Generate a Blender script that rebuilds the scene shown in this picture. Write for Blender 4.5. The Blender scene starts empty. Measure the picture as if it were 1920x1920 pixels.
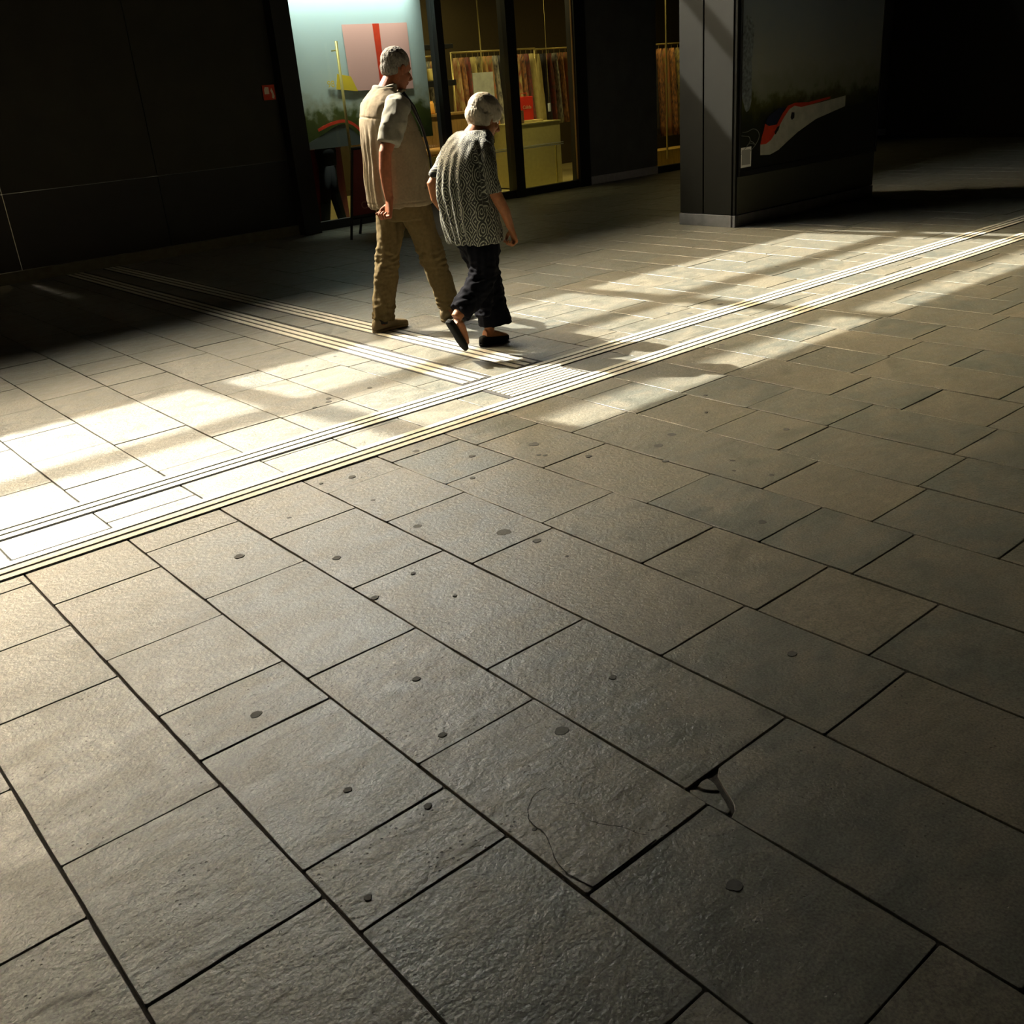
import bpy, bmesh, math, random
from mathutils import Vector, Matrix, noise
import numpy as np
R = random.Random(7)
C = bpy.context.scene.collection
PI = math.pi
ORD = ['first', 'second', 'third', 'fourth', 'fifth', 'sixth', 'seventh', 'eighth', 'ninth', 'tenth', 'eleventh', 'twelfth', 'thirteenth', 'fourteenth', 'fifteenth']
CN = ['straw', 'black', 'dark red', 'ochre', 'midnight blue', 'rust orange', 'olive', 'cream', 'dark brown', 'brick red', 'mustard']

# ------------------------------------------------------------------ camera
cam_d = bpy.data.cameras.new('camera'); cam = bpy.data.objects.new('camera', cam_d); C.objects.link(cam)
cam_d.sensor_width = 36; cam_d.lens = 36 * 1827.64 / 1920; cam_d.clip_start = .05
_r = Vector((0.7590968, -0.6466417, -0.0750092)); _u = Vector((0.3133885, 0.2620098, 0.9127642)); _f = _r.cross(_u) * -1
cam.matrix_world = Matrix(((_r.x, _u.x, -_f.x, 0), (_r.y, _u.y, -_f.y, 0), (_r.z, _u.z, -_f.z, 1.565), (0, 0, 0, 1)))
bpy.context.scene.camera = cam
sc = bpy.context.scene
sc.view_settings.view_transform = 'Standard'; sc.view_settings.look = 'None'
sc.view_settings.gamma = 1; sc.view_settings.use_curve_mapping = False
sc.view_settings.exposure = 0.0
sc.cycles.use_denoising = True; sc.cycles.max_bounces = 7; sc.cycles.diffuse_bounces = 4
sc.cycles.sample_clamp_indirect = 6

# ------------------------------------------------------------------ sky and sun
W = bpy.data.worlds.new('sky'); sc.world = W; W.use_nodes = True
nt = W.node_tree; bgn = nt.nodes['Background']
sky = nt.nodes.new('ShaderNodeTexSky'); sky.sky_type = 'NISHITA'; sky.sun_disc = False
SUN = Vector((0.22, -1.0, -0.95)).normalized()          # the way the light travels
sky.sun_elevation = math.asin(-SUN.z); sky.sun_rotation = math.atan2(-SUN.x, -SUN.y)
sky.air_density = 1.0; sky.dust_density = 3.0; sky.ozone_density = 1.0
tint = nt.nodes.new('ShaderNodeMix'); tint.data_type = 'RGBA'; tint.blend_type = 'MULTIPLY'
tint.inputs[0].default_value = 1; tint.inputs[7].default_value = (1.0, .93, .70, 1)
nt.links.new(sky.outputs[0], tint.inputs[6]); nt.links.new(tint.outputs[2], bgn.inputs[0])
bgn.inputs[1].default_value = 5.6
sl = bpy.data.lights.new('sun', 'SUN'); sl.energy = 23.5; sl.angle = math.radians(.53); sl.color = (1, .95, .84)
so = bpy.data.objects.new('sun', sl); C.objects.link(so)
so.rotation_mode = 'QUATERNION'; so.rotation_quaternion = SUN.to_track_quat('-Z', 'Y'); so.location = (0, 20, 15)

def area(name, loc, rot, sx, sy, e, col, portal=False, spread=180):
    l = bpy.data.lights.new(name, 'AREA'); l.shape = 'RECTANGLE'; l.size = sx; l.size_y = sy; l.energy = e; l.color = col
    l.spread = math.radians(spread)
    if portal: l.cycles.is_portal = True
    o = bpy.data.objects.new(name, l); C.objects.link(o); o.location = loc; o.rotation_euler = rot; return o

# ------------------------------------------------------------------ materials
def mat(name, col, rough=.6, metal=0, var=.0, scale=20, bump=0, bscale=60, spec=.5, emit=None, es=0, tone2=None, stretch=None):
    m = bpy.data.materials.new(name); m.use_nodes = True; n = m.node_tree.nodes; L = m.node_tree.links
    b = n['Principled BSDF']; b.inputs['Base Color'].default_value = (*col, 1); b.inputs['Roughness'].default_value = rough
    b.inputs['Metallic'].default_value = metal; b.inputs['Specular IOR Level'].default_value = spec
    g = n.new('ShaderNodeNewGeometry'); src = g.outputs['Position']
    if stretch:
        mp = n.new('ShaderNodeMapping'); mp.inputs['Scale'].default_value = stretch; L.new(src, mp.inputs[0]); src = mp.outputs[0]
    if var or tone2:
        nz = n.new('ShaderNodeTexNoise'); nz.inputs['Scale'].default_value = scale; nz.inputs['Detail'].default_value = 5
        L.new(src, nz.inputs['Vector'])
        mx = n.new('ShaderNodeMix'); mx.data_type = 'RGBA'
        c2 = tone2 or tuple(min(1, c * (1 + var)) for c in col); c1 = col if tone2 else tuple(c * (1 - var) for c in col)
        mx.inputs[6].default_value = (*c1, 1); mx.inputs[7].default_value = (*c2, 1)
        rp = n.new('ShaderNodeMapRange'); rp.inputs[1].default_value = .3; rp.inputs[2].default_value = .7
        L.new(nz.outputs[0], rp.inputs[0]); L.new(rp.outputs[0], mx.inputs[0]); L.new(mx.outputs[2], b.inputs['Base Color'])
    if bump:
        nb = n.new('ShaderNodeTexNoise'); nb.inputs['Scale'].default_value = bscale; nb.inputs['Detail'].default_value = 4
        L.new(src, nb.inputs['Vector'])
        bp = n.new('ShaderNodeBump'); bp.inputs['Strength'].default_value = bump; bp.inputs['Distance'].default_value = .01
        L.new(nb.outputs[0], bp.inputs['Height']); L.new(bp.outputs[0], b.inputs['Normal'])
    if emit:
        b.inputs['Emission Color'].default_value = (*emit, 1); b.inputs['Emission Strength'].default_value = es
    return m

def stone_mat():
    m = bpy.data.materials.new('split_stone'); m.use_nodes = True; n = m.node_tree.nodes; L = m.node_tree.links
    b = n['Principled BSDF']
    g = n.new('ShaderNodeNewGeometry')
    at = n.new('ShaderNodeAttribute'); at.attribute_type = 'OBJECT'; at.attribute_name = 'tone'
    ar = n.new('ShaderNodeAttribute'); ar.attribute_type = 'OBJECT'; ar.attribute_name = 'rough_face'
    def nz(scale, det, vec, dist=0):
        x = n.new('ShaderNodeTexNoise'); x.inputs['Scale'].default_value = scale; x.inputs['Detail'].default_value = det
        x.inputs['Distortion'].default_value = dist; L.new(vec, x.inputs['Vector']); return x.outputs[0]
    def rng(v, a, bb, c, d):
        x = n.new('ShaderNodeMapRange'); x.inputs[1].default_value = a; x.inputs[2].default_value = bb; x.inputs[3].default_value = c; x.inputs[4].default_value = d
        L.new(v, x.inputs[0]); return x.outputs[0]
    def math_(op, a, bb):
        x = n.new('ShaderNodeMath'); x.operation = op
        for i, v in enumerate((a, bb)):
            if isinstance(v, (int, float)): x.inputs[i].default_value = v
            else: L.new(v, x.inputs[i])
        return x.outputs[0]
    def mix(f, a, bb, t='MIX'):
        x = n.new('ShaderNodeMix'); x.data_type = 'RGBA'; x.blend_type = t
        for i, v in ((0, f), (6, a), (7, bb)):
            if isinstance(v, (int, float)): x.inputs[i].default_value = v
            elif isinstance(v, tuple): x.inputs[i].default_value = (*v, 1)
            else: L.new(v, x.inputs[i])
        return x.outputs[2]
    # the grain of every slab runs its own way
    tw = n.new('ShaderNodeCombineXYZ'); L.new(math_('MULTIPLY', at.outputs['Fac'], 37.0), tw.inputs[2]); L.new(math_('MULTIPLY', at.outputs['Fac'], 11.0), tw.inputs[0])
    ad = n.new('ShaderNodeVectorMath'); ad.operation = 'ADD'; L.new(g.outputs['Position'], ad.inputs[0]); L.new(tw.outputs[0], ad.inputs[1])
    mp = n.new('ShaderNodeMapping'); mp.inputs['Rotation'].default_value = (0, 0, .5); mp.inputs['Scale'].default_value = (1, 1.8, 1)
    L.new(ad.outputs[0], mp.inputs[0])
    P = ad.outputs[0]; Q = mp.outputs[0]
    base = mix(at.outputs['Fac'], (.078, .083, .068), (.117, .106, .075))
    big = nz(3.2, 4, P, .6)
    base = mix(1.0, base, rng(nz(14, 5, Q), .3, .7, .72, 1.26), 'MULTIPLY')
    base = mix(rng(big, .35, .68, 0, .95), base, mix(.5, base, (.070, .076, .066)))
    streak = nz(8, 8, Q, .5)
    base = mix(rng(streak, .42, .70, 0, .75), base, (.132, .116, .082))
    fine = nz(160, 3, P)
    base = mix(1.0, base, rng(fine, .28, .72, .55, 1.45), 'MULTIPLY')
    pit = n.new('ShaderNodeTexVoronoi'); pit.inputs['Scale'].default_value = 48; L.new(P, pit.inputs['Vector'])
    pits = math_('MULTIPLY', rng(pit.outputs['Distance'], .10, .16, 1, 0), math_('MULTIPLY', rng(nz(7, 2, P), .46, .60, 0, 1), ar.outputs['Fac']))
    base = mix(math_('MULTIPLY', pits, .8), base, (.016, .013, .009))
    L.new(base, b.inputs['Base Color'])
    L.new(rng(streak, .3, .7, .36, .50), b.inputs['Roughness']); b.inputs['Specular IOR Level'].default_value = .6
    h = math_('ADD', math_('MULTIPLY', nz(9, 9, Q, .35), math_('ADD', math_('MULTIPLY', ar.outputs['Fac'], .8), .22)), math_('MULTIPLY', nz(60, 6, P), .42))
    h = math_('ADD', h, math_('MULTIPLY', fine, .16)); h = math_('SUBTRACT', h, math_('MULTIPLY', pits, .5))
    bp = n.new('ShaderNodeBump'); bp.inputs['Strength'].default_value = .8; bp.inputs['Distance'].default_value = .008
    L.new(h, bp.inputs['Height']); L.new(bp.outputs[0], b.inputs['Normal'])
    return m

def glass_mat(tintc=(.93, .96, .92), rough=0.02):
    m = bpy.data.materials.new('window_glass'); m.use_nodes = True; n = m.node_tree.nodes; L = m.node_tree.links
    n.remove(n['Principled BSDF']); o = n['Material Output']
    t = n.new('ShaderNodeBsdfTransparent'); t.inputs[0].default_value = (*tintc, 1)
    g = n.new('ShaderNodeBsdfGlossy'); g.inputs['Roughness'].default_value = rough; g.inputs[0].default_value = (.9, .9, .9, 1)
    lw = n.new('ShaderNodeLayerWeight'); lw.inputs[0].default_value = .5
    pw_ = n.new('ShaderNodeMath'); pw_.operation = 'POWER'; pw_.inputs[1].default_value = 4.5; L.new(lw.outputs['Facing'], pw_.inputs[0])
    f = n.new('ShaderNodeMath'); f.operation = 'MULTIPLY_ADD'; f.inputs[1].default_value = .9; f.inputs[2].default_value = .018; L.new(pw_.outputs[0], f.inputs[0])
    x = n.new('ShaderNodeMixShader'); L.new(f.outputs[0], x.inputs[0]); L.new(t.outputs[0], x.inputs[1]); L.new(g.outputs[0], x.inputs[2])
    L.new(x.outputs[0], o.inputs[0]); return m

def blouse_mat():
    m = bpy.data.materials.new('printed_blouse'); m.use_nodes = True; n = m.node_tree.nodes; L = m.node_tree.links
    b = n['Principled BSDF']; at = n.new('ShaderNodeAttribute'); at.attribute_name = 'pat'
    def M(op, a, bb=0, cc=None):
        x = n.new('ShaderNodeMath'); x.operation = op
        for i, v in enumerate((a, bb)):
            if isinstance(v, (int, float)): x.inputs[i].default_value = v
            else: L.new(v, x.inputs[i])
        if cc is not None: x.inputs[2].default_value = cc
        return x.outputs[0]
    s = n.new('ShaderNodeSeparateXYZ')
    nz = n.new('ShaderNodeTexNoise'); nz.inputs['Scale'].default_value = 22; L.new(at.outputs['Vector'], nz.inputs['Vector'])
    sc_ = n.new('ShaderNodeVectorMath'); sc_.operation = 'SCALE'; sc_.inputs['Scale'].default_value = .022
    ad = n.new('ShaderNodeVectorMath'); ad.operation = 'ADD'
    L.new(nz.outputs['Color'], sc_.inputs[0]); L.new(at.outputs['Vector'], ad.inputs[0]); L.new(sc_.outputs[0], ad.inputs[1]); L.new(ad.outputs[0], s.inputs[0])
    U = M('DIVIDE', s.outputs[0], .072); V = M('DIVIDE', s.outputs[1], .105)
    fu = M('ABSOLUTE', M('SUBTRACT', M('FRACT', U), .5)); fv = M('ABSOLUTE', M('SUBTRACT', M('FRACT', V), .5))
    dia = M('ADD', fu, fv)                                        # nested diamonds
    ov = M('SQRT', M('ADD', M('MULTIPLY', M('MULTIPLY', fu, fu), 1.5), M('MULTIPLY', fv, fv)))
    cell = M('FRACT', M('MULTIPLY', M('FLOOR', U), .5))           # every second column is made of ovals
    isov = M('GREATER_THAN', cell, .25)
    d = M('ADD', M('MULTIPLY', dia, M('SUBTRACT', 1, isov)), M('MULTIPLY', M('MULTIPLY', ov, 1.25), isov))
    ring = M('FRACT', M('MULTIPLY', d, 4.0))
    line = M('GREATER_THAN', ring, .64)
    nb = n.new('ShaderNodeTexNoise'); nb.inputs['Scale'].default_value = 60; L.new(at.outputs['Vector'], nb.inputs['Vector'])
    line = M('MULTIPLY', line, M('GREATER_THAN', nb.outputs[0], .36))
    mx = n.new('ShaderNodeMix'); mx.data_type = 'RGBA'; L.new(line, mx.inputs[0])
    mx.inputs[6].default_value = (.006, .007, .005, 1); mx.inputs[7].default_value = (.235, .24, .185, 1)
    L.new(mx.outputs[2], b.inputs['Base Color']); b.inputs['Roughness'].default_value = .75
    return m

M_stone = stone_mat()
M_mortar = mat('joint_mortar', (.016, .014, .009), .95, var=.3, scale=80, bump=.4)
M_gum = mat('trodden_gum', (.040, .040, .035), .8, var=.2, scale=200)
M_rib = mat('white_rib_paint', (.40, .38, .30), .5, var=.08, scale=30)
M_ribbase = mat('rib_bed', (.008, .007, .005), .8, var=.3, scale=60)
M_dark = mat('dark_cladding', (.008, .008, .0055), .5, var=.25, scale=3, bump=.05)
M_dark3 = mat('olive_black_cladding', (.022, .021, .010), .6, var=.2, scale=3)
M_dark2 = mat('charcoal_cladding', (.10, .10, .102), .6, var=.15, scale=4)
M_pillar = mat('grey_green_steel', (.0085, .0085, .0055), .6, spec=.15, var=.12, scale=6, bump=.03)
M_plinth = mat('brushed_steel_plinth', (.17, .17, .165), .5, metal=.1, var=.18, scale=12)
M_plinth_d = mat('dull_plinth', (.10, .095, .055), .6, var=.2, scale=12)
M_frame = mat('black_window_frame', (.012, .011, .010), .4)
M_glass = glass_mat()
M_ceil = mat('dark_ceiling', (.02, .018, .013), .9, var=.1)
M_hall = mat('hall_wall_paint', (.02, .018, .013), .9, var=.1)
M_wood = mat('shop_wood', (.33, .185, .055), .45, var=.25, scale=6, stretch=(6, 6, .8))
M_cream = mat('cream_laminate', (.42, .36, .13), .5, var=.08)
M_shopwall = mat('shop_wall', (.055, .038, .010), .8, var=.1)
M_shopfloor = mat('shop_floor', (.50, .42, .17), .35, var=.12, scale=5)
M_brass = mat('brass', (.60, .48, .16), .35, metal=.5)
M_white = mat('white_print', (.75, .74, .70), .6)
M_red = mat('red_print', (.42, .030, .012), .5, var=.1)
M_dred = mat('dark_red_board', (.11, .008, .006), .5, var=.1)
M_black = mat('black_board', (.005, .005, .004), .5)
M_black2 = mat('black_leather', (.012, .011, .012), .4)
M_skin_m = mat('tanned_skin', (.20, .066, .027), .6, spec=.25, var=.16, scale=45, bump=.12, bscale=160)
M_skin_w = mat('aged_skin', (.22, .085, .032), .6, spec=.25, var=.16, scale=45, bump=.12, bscale=160)
M_vest = mat('khaki_vest', (.180, .143, .092), .9, spec=.15, var=.10, scale=70, bump=.25, bscale=260)
M_shirt = mat('pale_grey_shirt', (.185, .180, .145), .9, spec=.15, var=.06, scale=60, bump=.15, bscale=300)
M_khaki = mat('khaki_cotton', (.104, .076, .033), .9, spec=.10, var=.12, scale=50, bump=.25, bscale=260)
M_navy = mat('navy_cotton', (.0034, .0036, .0054), .95, spec=.06, var=.2, scale=50, bump=.2, bscale=260)
M_hair_w = mat('white_hair', (.36, .32, .25), .8, spec=.15, var=.12, scale=90, bump=.25, bscale=140, stretch=(1, 1, .35))
M_hair_g = mat('grey_hair', (.14, .13, .11), .8, spec=.15, var=.3, scale=90, bump=.6, bscale=140)
M_shoe = mat('beige_suede', (.17, .125, .06), .85, var=.1, scale=60, bump=.2, bscale=200)
M_sole = mat('pale_rubber', (.19, .145, .07), .7)
M_bsole = mat('black_rubber', (.004, .004, .003), .8, spec=.1)
M_sock = mat('black_sock', (.012, .010, .010), .9)
M_eye = mat('eye_white', (.7, .68, .62), .2)
M_iris = mat('brown_iris', (.05, .025, .012), .2)
M_blouse = blouse_mat()

# ------------------------------------------------------------------ mesh helpers
def tag(o, label=None, cat=None, group=None, kind=None):
    if label: o['label'] = label
    if cat: o['category'] = cat
    if group: o['group'] = group
    if kind: o['kind'] = kind
    return o
def empty(name, loc, rz=0, **k):
    o = bpy.data.objects.new(name, None); C.objects.link(o); o.location = loc; o.rotation_euler = (0, 0, rz); o.empty_display_size = .1
    return tag(o, **k)
def link(name, me, m, parent=None, loc=None, smooth=False):
    o = bpy.data.objects.new(name, me); C.objects.link(o)
    if m is not None and len(me.materials) == 0: me.materials.append(m)
    if parent is not None: o.parent = parent
    if loc is not None: o.location = loc
    if smooth: me.polygons.foreach_set('use_smooth', [True] * len(me.polygons))
    return o
def fin(name, bm, m, parent=None, loc=None, smooth=False, wm=None):
    # bmesh built in world coordinates; wm = world position of the parent, taken off so that the part sits where it was built
    if wm is not None: bmesh.ops.translate(bm, verts=bm.verts, vec=-Vector(wm))
    bmesh.ops.recalc_face_normals(bm, faces=bm.faces)
    me = bpy.data.meshes.new(name); bm.to_mesh(me); bm.free()
    return link(name, me, m, parent, loc, smooth)
def box(bm, x0, x1, y0, y1, z0, z1, bev=0):
    v = [bm.verts.new((x, y, z)) for x in (x0, x1) for y in (y0, y1) for z in (z0, z1)]
    fs = [bm.faces.new([v[i] for i in q]) for q in ((0, 1, 3, 2), (4, 6, 7, 5), (0, 4, 5, 1), (2, 3, 7, 6), (0, 2, 6, 4), (1, 5, 7, 3))]
    if bev:
        es = list({e for f in fs for e in f.edges}); bmesh.ops.bevel(bm, geom=es, offset=bev, segments=2, affect='EDGES', profile=.6)
def bx(name, d, m, parent=None, bev=.003, wm=None, **k):
    bm = bmesh.new(); box(bm, *d, bev=bev); o = fin(name, bm, m, parent, wm=wm); return tag(o, **k)
def prism(bm, pts, z0, z1, cham=0):
    # pts counter-clockwise in XY
    n = len(pts)
    if cham:
        cx = sum(p[0] for p in pts) / n; cy = sum(p[1] for p in pts) / n
        def inn(p):
            d = math.hypot(p[0] - cx, p[1] - cy); f = max(0, 1 - cham / d); return (cx + (p[0] - cx) * f, cy + (p[1] - cy) * f)
        top = [bm.verts.new((*inn(p), z1)) for p in pts]; mid = [bm.verts.new((p[0], p[1], z1 - cham)) for p in pts]
    else: top = [bm.verts.new((p[0], p[1], z1)) for p in pts]; mid = top
    bot = [bm.verts.new((p[0], p[1], z0)) for p in pts]
    bm.faces.new(top)
    for i in range(n):
        j = (i + 1) % n
        if cham: bm.faces.new((mid[i], mid[j], top[j], top[i]))
        bm.faces.new((bot[i], bot[j], mid[j], mid[i]))
    bm.faces.new(bot[::-1])
def flat_xz(bm, pts, y, t=.002, flip=1):
    # a flat figure standing in the XZ plane, t thick towards -Y
    a = [bm.verts.new((p[0], y, p[1])) for p in pts]; b = [bm.verts.new((p[0], y - t, p[1])) for p in pts]; n = len(pts)
    bm.faces.new(a); bm.faces.new(b[::-1])
    for i in range(n): bm.faces.new((a[i], a[(i + 1) % n], b[(i + 1) % n], b[i]))
def frame_of(t, ref):
    t = t.normalized(); u = ref - t * ref.dot(t)
    if u.length < 1e-4: u = Vector((0, 1, 0)) - t * t.y
    u.normalize(); return u, t.cross(u)
def loft(bm, rings, n=20, e=2.0):
    # ring = (centre, u, v, a, b)
    L = []
    for c, u, v, a, b in rings:
        row = []
        for i in range(n):
            th = 2 * PI * i / n; cs, sn = math.cos(th), math.sin(th)
            x = math.copysign(abs(cs) ** (2 / e), cs); y = math.copysign(abs(sn) ** (2 / e), sn)
            row.append(bm.verts.new(Vector(c) + u * (a * x) + v * (b * y)))
        L.append(row)
    for r0, r1 in zip(L, L[1:]):
        for i in range(n): bm.faces.new((r0[i], r0[(i + 1) % n], r1[(i + 1) % n], r1[i]))
    bm.faces.new(L[0][::-1]); bm.faces.new(L[-1])
def tube(bm, pts, rad, n=14, ref=Vector((1, 0, 0)), e=2.0, cap=0):
    P = [Vector(p) for p in pts]; rg = []
    for i, p in enumerate(P):
        t = (P[min(i + 1, len(P) - 1)] - P[max(i - 1, 0)]); u, v = frame_of(t, ref)
        a, b = rad[i] if isinstance(rad[i], tuple) else (rad[i], rad[i])
        if cap and i == 0:
            tt = (P[1] - P[0]).normalized(); rg.append((p - tt * a * .7, u, v, a * .45, b * .45))
        rg.append((p, u, v, a, b))
        if cap and i == len(P) - 1:
            tt = (P[-1] - P[-2]).normalized(); rg.append((p + tt * a * .7, u, v, a * .45, b * .45))
    loft(bm, rg, n, e)
def hor(bm, rings, n=28, e=2.3, turn=0):
    # horizontal rings (z, xc, yc, a along X, b along Y)
    tr = math.radians(turn); X = Vector((math.cos(tr), math.sin(tr), 0)); Y = Vector((-math.sin(tr), math.cos(tr), 0))
    loft(bm, [((xc, yc, z), X, Y, a, b) for z, xc, yc, a, b in rings], n, e)
def ell(bm, M, c, r, n=16):
    ret = bmesh.ops.create_uvsphere(bm, u_segments=n, v_segments=n // 2 + 2, radius=1)
    T = M @ Matrix.Translation(c) @ Matrix.Diagonal((*r, 1))
    bmesh.ops.transform(bm, matrix=T, verts=ret['verts'])
def spline(pts, k=6):
    # Catmull-Rom through tuples of any length
    A = [np.array(p, float) for p in pts]; A = [2 * A[0] - A[1]] + A + [2 * A[-1] - A[-2]]; out = []
    for i in range(1, len(A) - 2):
        for j in range(k):
            t = j / k; a, b, c, d = A[i - 1:i + 3]
            out.append(.5 * (2 * b + (c - a) * t + (2 * a - 5 * b + 4 * c - d) * t * t + (3 * b - a - 3 * c + d) * t ** 3))
    out.append(A[-2]); return out
def solid(name, bm, voxel, m, parent, wm, smooth_it=4, disp=None, attr=None, simplify=None):
    # fuse the overlapping shapes of bm into one continuous skin
    bmesh.ops.recalc_face_normals(bm, faces=bm.faces)
    me = bpy.data.meshes.new(name); bm.to_mesh(me); bm.free()
    tmp = bpy.data.objects.new('tmp', me); C.objects.link(tmp)
    r = tmp.modifiers.new('r', 'REMESH'); r.mode = 'VOXEL'; r.voxel_size = voxel
    if smooth_it:
        s = tmp.modifiers.new('s', 'SMOOTH'); s.factor = .5; s.iterations = smooth_it
    dg = bpy.context.evaluated_depsgraph_get(); dg.update()
    out = bpy.data.meshes.new_from_object(tmp.evaluated_get(dg)); bpy.data.objects.remove(tmp)
    nv = len(out.vertices); co = np.empty(nv * 3, np.float32); out.vertices.foreach_get('co', co); co = co.reshape(-1, 3)
    if disp:
        no = np.empty(nv * 3, np.float32); out.vertices.foreach_get('normal', no); no = no.reshape(-1, 3)
        d = disp(co); co2 = co + no * d[:, None]
    else: co2 = co
    if attr:
        a = out.attributes.new('pat', 'FLOAT_VECTOR', 'POINT'); a.data.foreach_set('vector', attr(co).astype(np.float32).ravel())
    out.vertices.foreach_set('co', (co2 - np.array(wm, np.float32)).astype(np.float32).ravel())
    out.materials.clear(); out.materials.append(m); out.name = name; out.update()
    return link(name, out, m, parent, smooth=True)
def nzv(co, s, off=0.0):
    # Perlin noise on many points, scaled per axis
    q = co * np.array(s) + off; N = noise.noise
    return np.array([N((float(a), float(b), float(c))) for a, b, c in q])

# ------------------------------------------------------------------ floor of split stone slabs
U = 1.565
floor = bx('floor', (-3.5, 20, -2.5, 15.2, -.15, -.009), M_mortar, bev=0, kind='structure', label='hall floor laid with large slabs of split grey-brown stone')
def uk(k): return (.404 + .2553 * k) * U
known = {-1: [.988], 0: [.899, 1.051, 1.402, 1.583], 1: [.736, 1.128, 1.491, 1.951], 2: [.78, 1.264, 1.74, 2.13], 3: [1.058, 1.633, 1.986],
         4: [1.342, 1.676, 2.075], 5: [1.56, 1.954], 6: [1.396, 2.105], 7: [1.786]}
tones = {}
def wedge(x, y):   # rough outline of what the photographer sees of the ground
    return y - 1.7 > (x - .6) * -4 - 6 and (x > .01 + (y - 1.7) * .256 - .8) and (y > .41 + (x - 1.37) * .448 - .9)
stones = []
TR = random.Random(21)
for k in range(-11, 46):
    x0, x1 = uk(k), uk(k + 1); js = [v * U for v in known.get(k, [])]
    if not js: js = [TR.uniform(1, 2)]
    lo, hi = js[0], js[-1]
    while hi < 11.7: hi += TR.choice([.38, .45, .55, .62, .75]) * TR.uniform(.92, 1.08); js.append(hi)
    while lo > -2.0: lo -= TR.choice([.38, .45, .55, .62, .75]) * TR.uniform(.92, 1.08); js.insert(0, lo)
    for y0, y1 in zip(js, js[1:]):
        if y1 > 11.75: y1 = 11.75
        if y1 - y0 < .05: continue
        stones.append((k, x0, x1, y0, y1, 0 if wedge((x0 + x1) / 2, (y0 + y1) / 2) or wedge(x0, y1) or wedge(x1, y0) else 1))
def outline(x0, x1, y0, y1, g=.0038):
    x0 += g; x1 -= g; y0 += g * .8; y1 -= g * .8; P = []; c = .004
    def side(a, b, n):
        for i in range(n):
            t = (i + .5) / n; j = TR.uniform(-.0016, .0011)
            P.append((a[0] + (b[0] - a[0]) * t + (j if a[0] == b[0] else 0), a[1] + (b[1] - a[1]) * t + (j if a[1] == b[1] else 0)))
    P.append((x0 + c, y0)); side((x0, y0), (x1, y0), 3); P.append((x1 - c, y0)); P.append((x1, y0 + c)); side((x1, y0), (x1, y1), 4); P.append((x1, y1 - c))
    P.append((x1 - c, y1)); side((x1, y1), (x0, y1), 3); P.append((x0 + c, y1)); P.append((x0, y1 - c)); side((x0, y1), (x0, y0), 4); P.append((x0, y0 + c))
    return P
stones.sort(key=lambda s: 100 * s[5] + math.hypot(s[1] + .2 - .3, (s[3] + s[4]) / 2 - .5))
big = None; far_bm = bmesh.new()
for i, (k, x0, x1, y0, y1, out_) in enumerate(stones):
    cx, cy = (x0 + x1) / 2, (y0 + y1) / 2; dz = TR.uniform(-.0018, .0008)
    if i < 298:
        bm = bmesh.new(); pts = outline(x0, x1, y0, y1)
        if k == 2 and abs(y1 - .78 * U) < .01:      # this slab has lost its corner
            j0 = next(j for j, p in enumerate(pts) if p[1] > 1.07 and p[0] < 1.56); pts2 = [p for p in pts if not (p[1] > 1.07 and p[0] < 1.56)]
            pts = pts2[:j0] + [(1.548, y1 - .004), (1.519, 1.198), (1.503, 1.170), (1.492, 1.150), (1.470, 1.111), (1.455, 1.096), (1.428, 1.085)] + pts2[j0:]
        pts = [(p[0] - cx, p[1] - cy) for p in pts]
        prism(bm, pts, -.03, dz, .0013)
        o = fin('stone', bm, M_stone, floor, (cx, cy, 0))
        t = TR.random(); o['tone'] = min(1, max(0, t * 1.1 - .05)); o['rough_face'] = TR.random() ** 2
        o['_b'] = (k, round(y0, 3), round(y1, 3))
    else:
        prism(far_bm, outline(x0, x1, y0, y1), -.03, dz, .0013)
o = fin('far_stones', far_bm, M_stone, floor); o['kind'] = 'stuff'; o['tone'] = .5; o['rough_face'] = .2
stone_objs = [o for o in floor.children if o.name.startswith('stone')]
def stone_at(x, y):
    for o in stone_objs:
        k, y0, y1 = o['_b']
        if uk(int(k)) <= x < uk(int(k) + 1) and y0 <= y < y1: return o
# look of the slabs the photo shows largest: (x, y, tone, roughness of the split face)
for x, y, t, r in ((.83, 1.55, .75, .9), (.83, 1.2, .4, .3), (.5, 1.7, .0, .5), (.83, 2.0, .15, .2), (.75, 2.38, .05, .9), (1.25, 1.95, .85, .8), (1.22, 1.45, .9, .55),
                   (1.65, 1.55, .45, .5), (1.22, 2.7, .15, .0), (1.65, 2.3, .9, .15), (2.0, 2.1, 1., .2), (1.65, 2.95, .8, .0), (2.0, 2.9, .7, .0), (2.4, 2.4, .75, .7),
                   (2.0, 1.3, .3, .5), (1.63, .9, .35, .7), (1.2, .8, .4, .4), (2.4, 3.0, .9, .1), (2.8, 2.7, 1., .1), (3.2, 2.6, .5, .8), (2.45, 1.8, .8, .2), (2.8, 3.2, .8, .1), (.5, 1.35, .8, .4)):
    s = stone_at(x, y)
    if s: s['tone'] = t; s['rough_face'] = r
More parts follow.
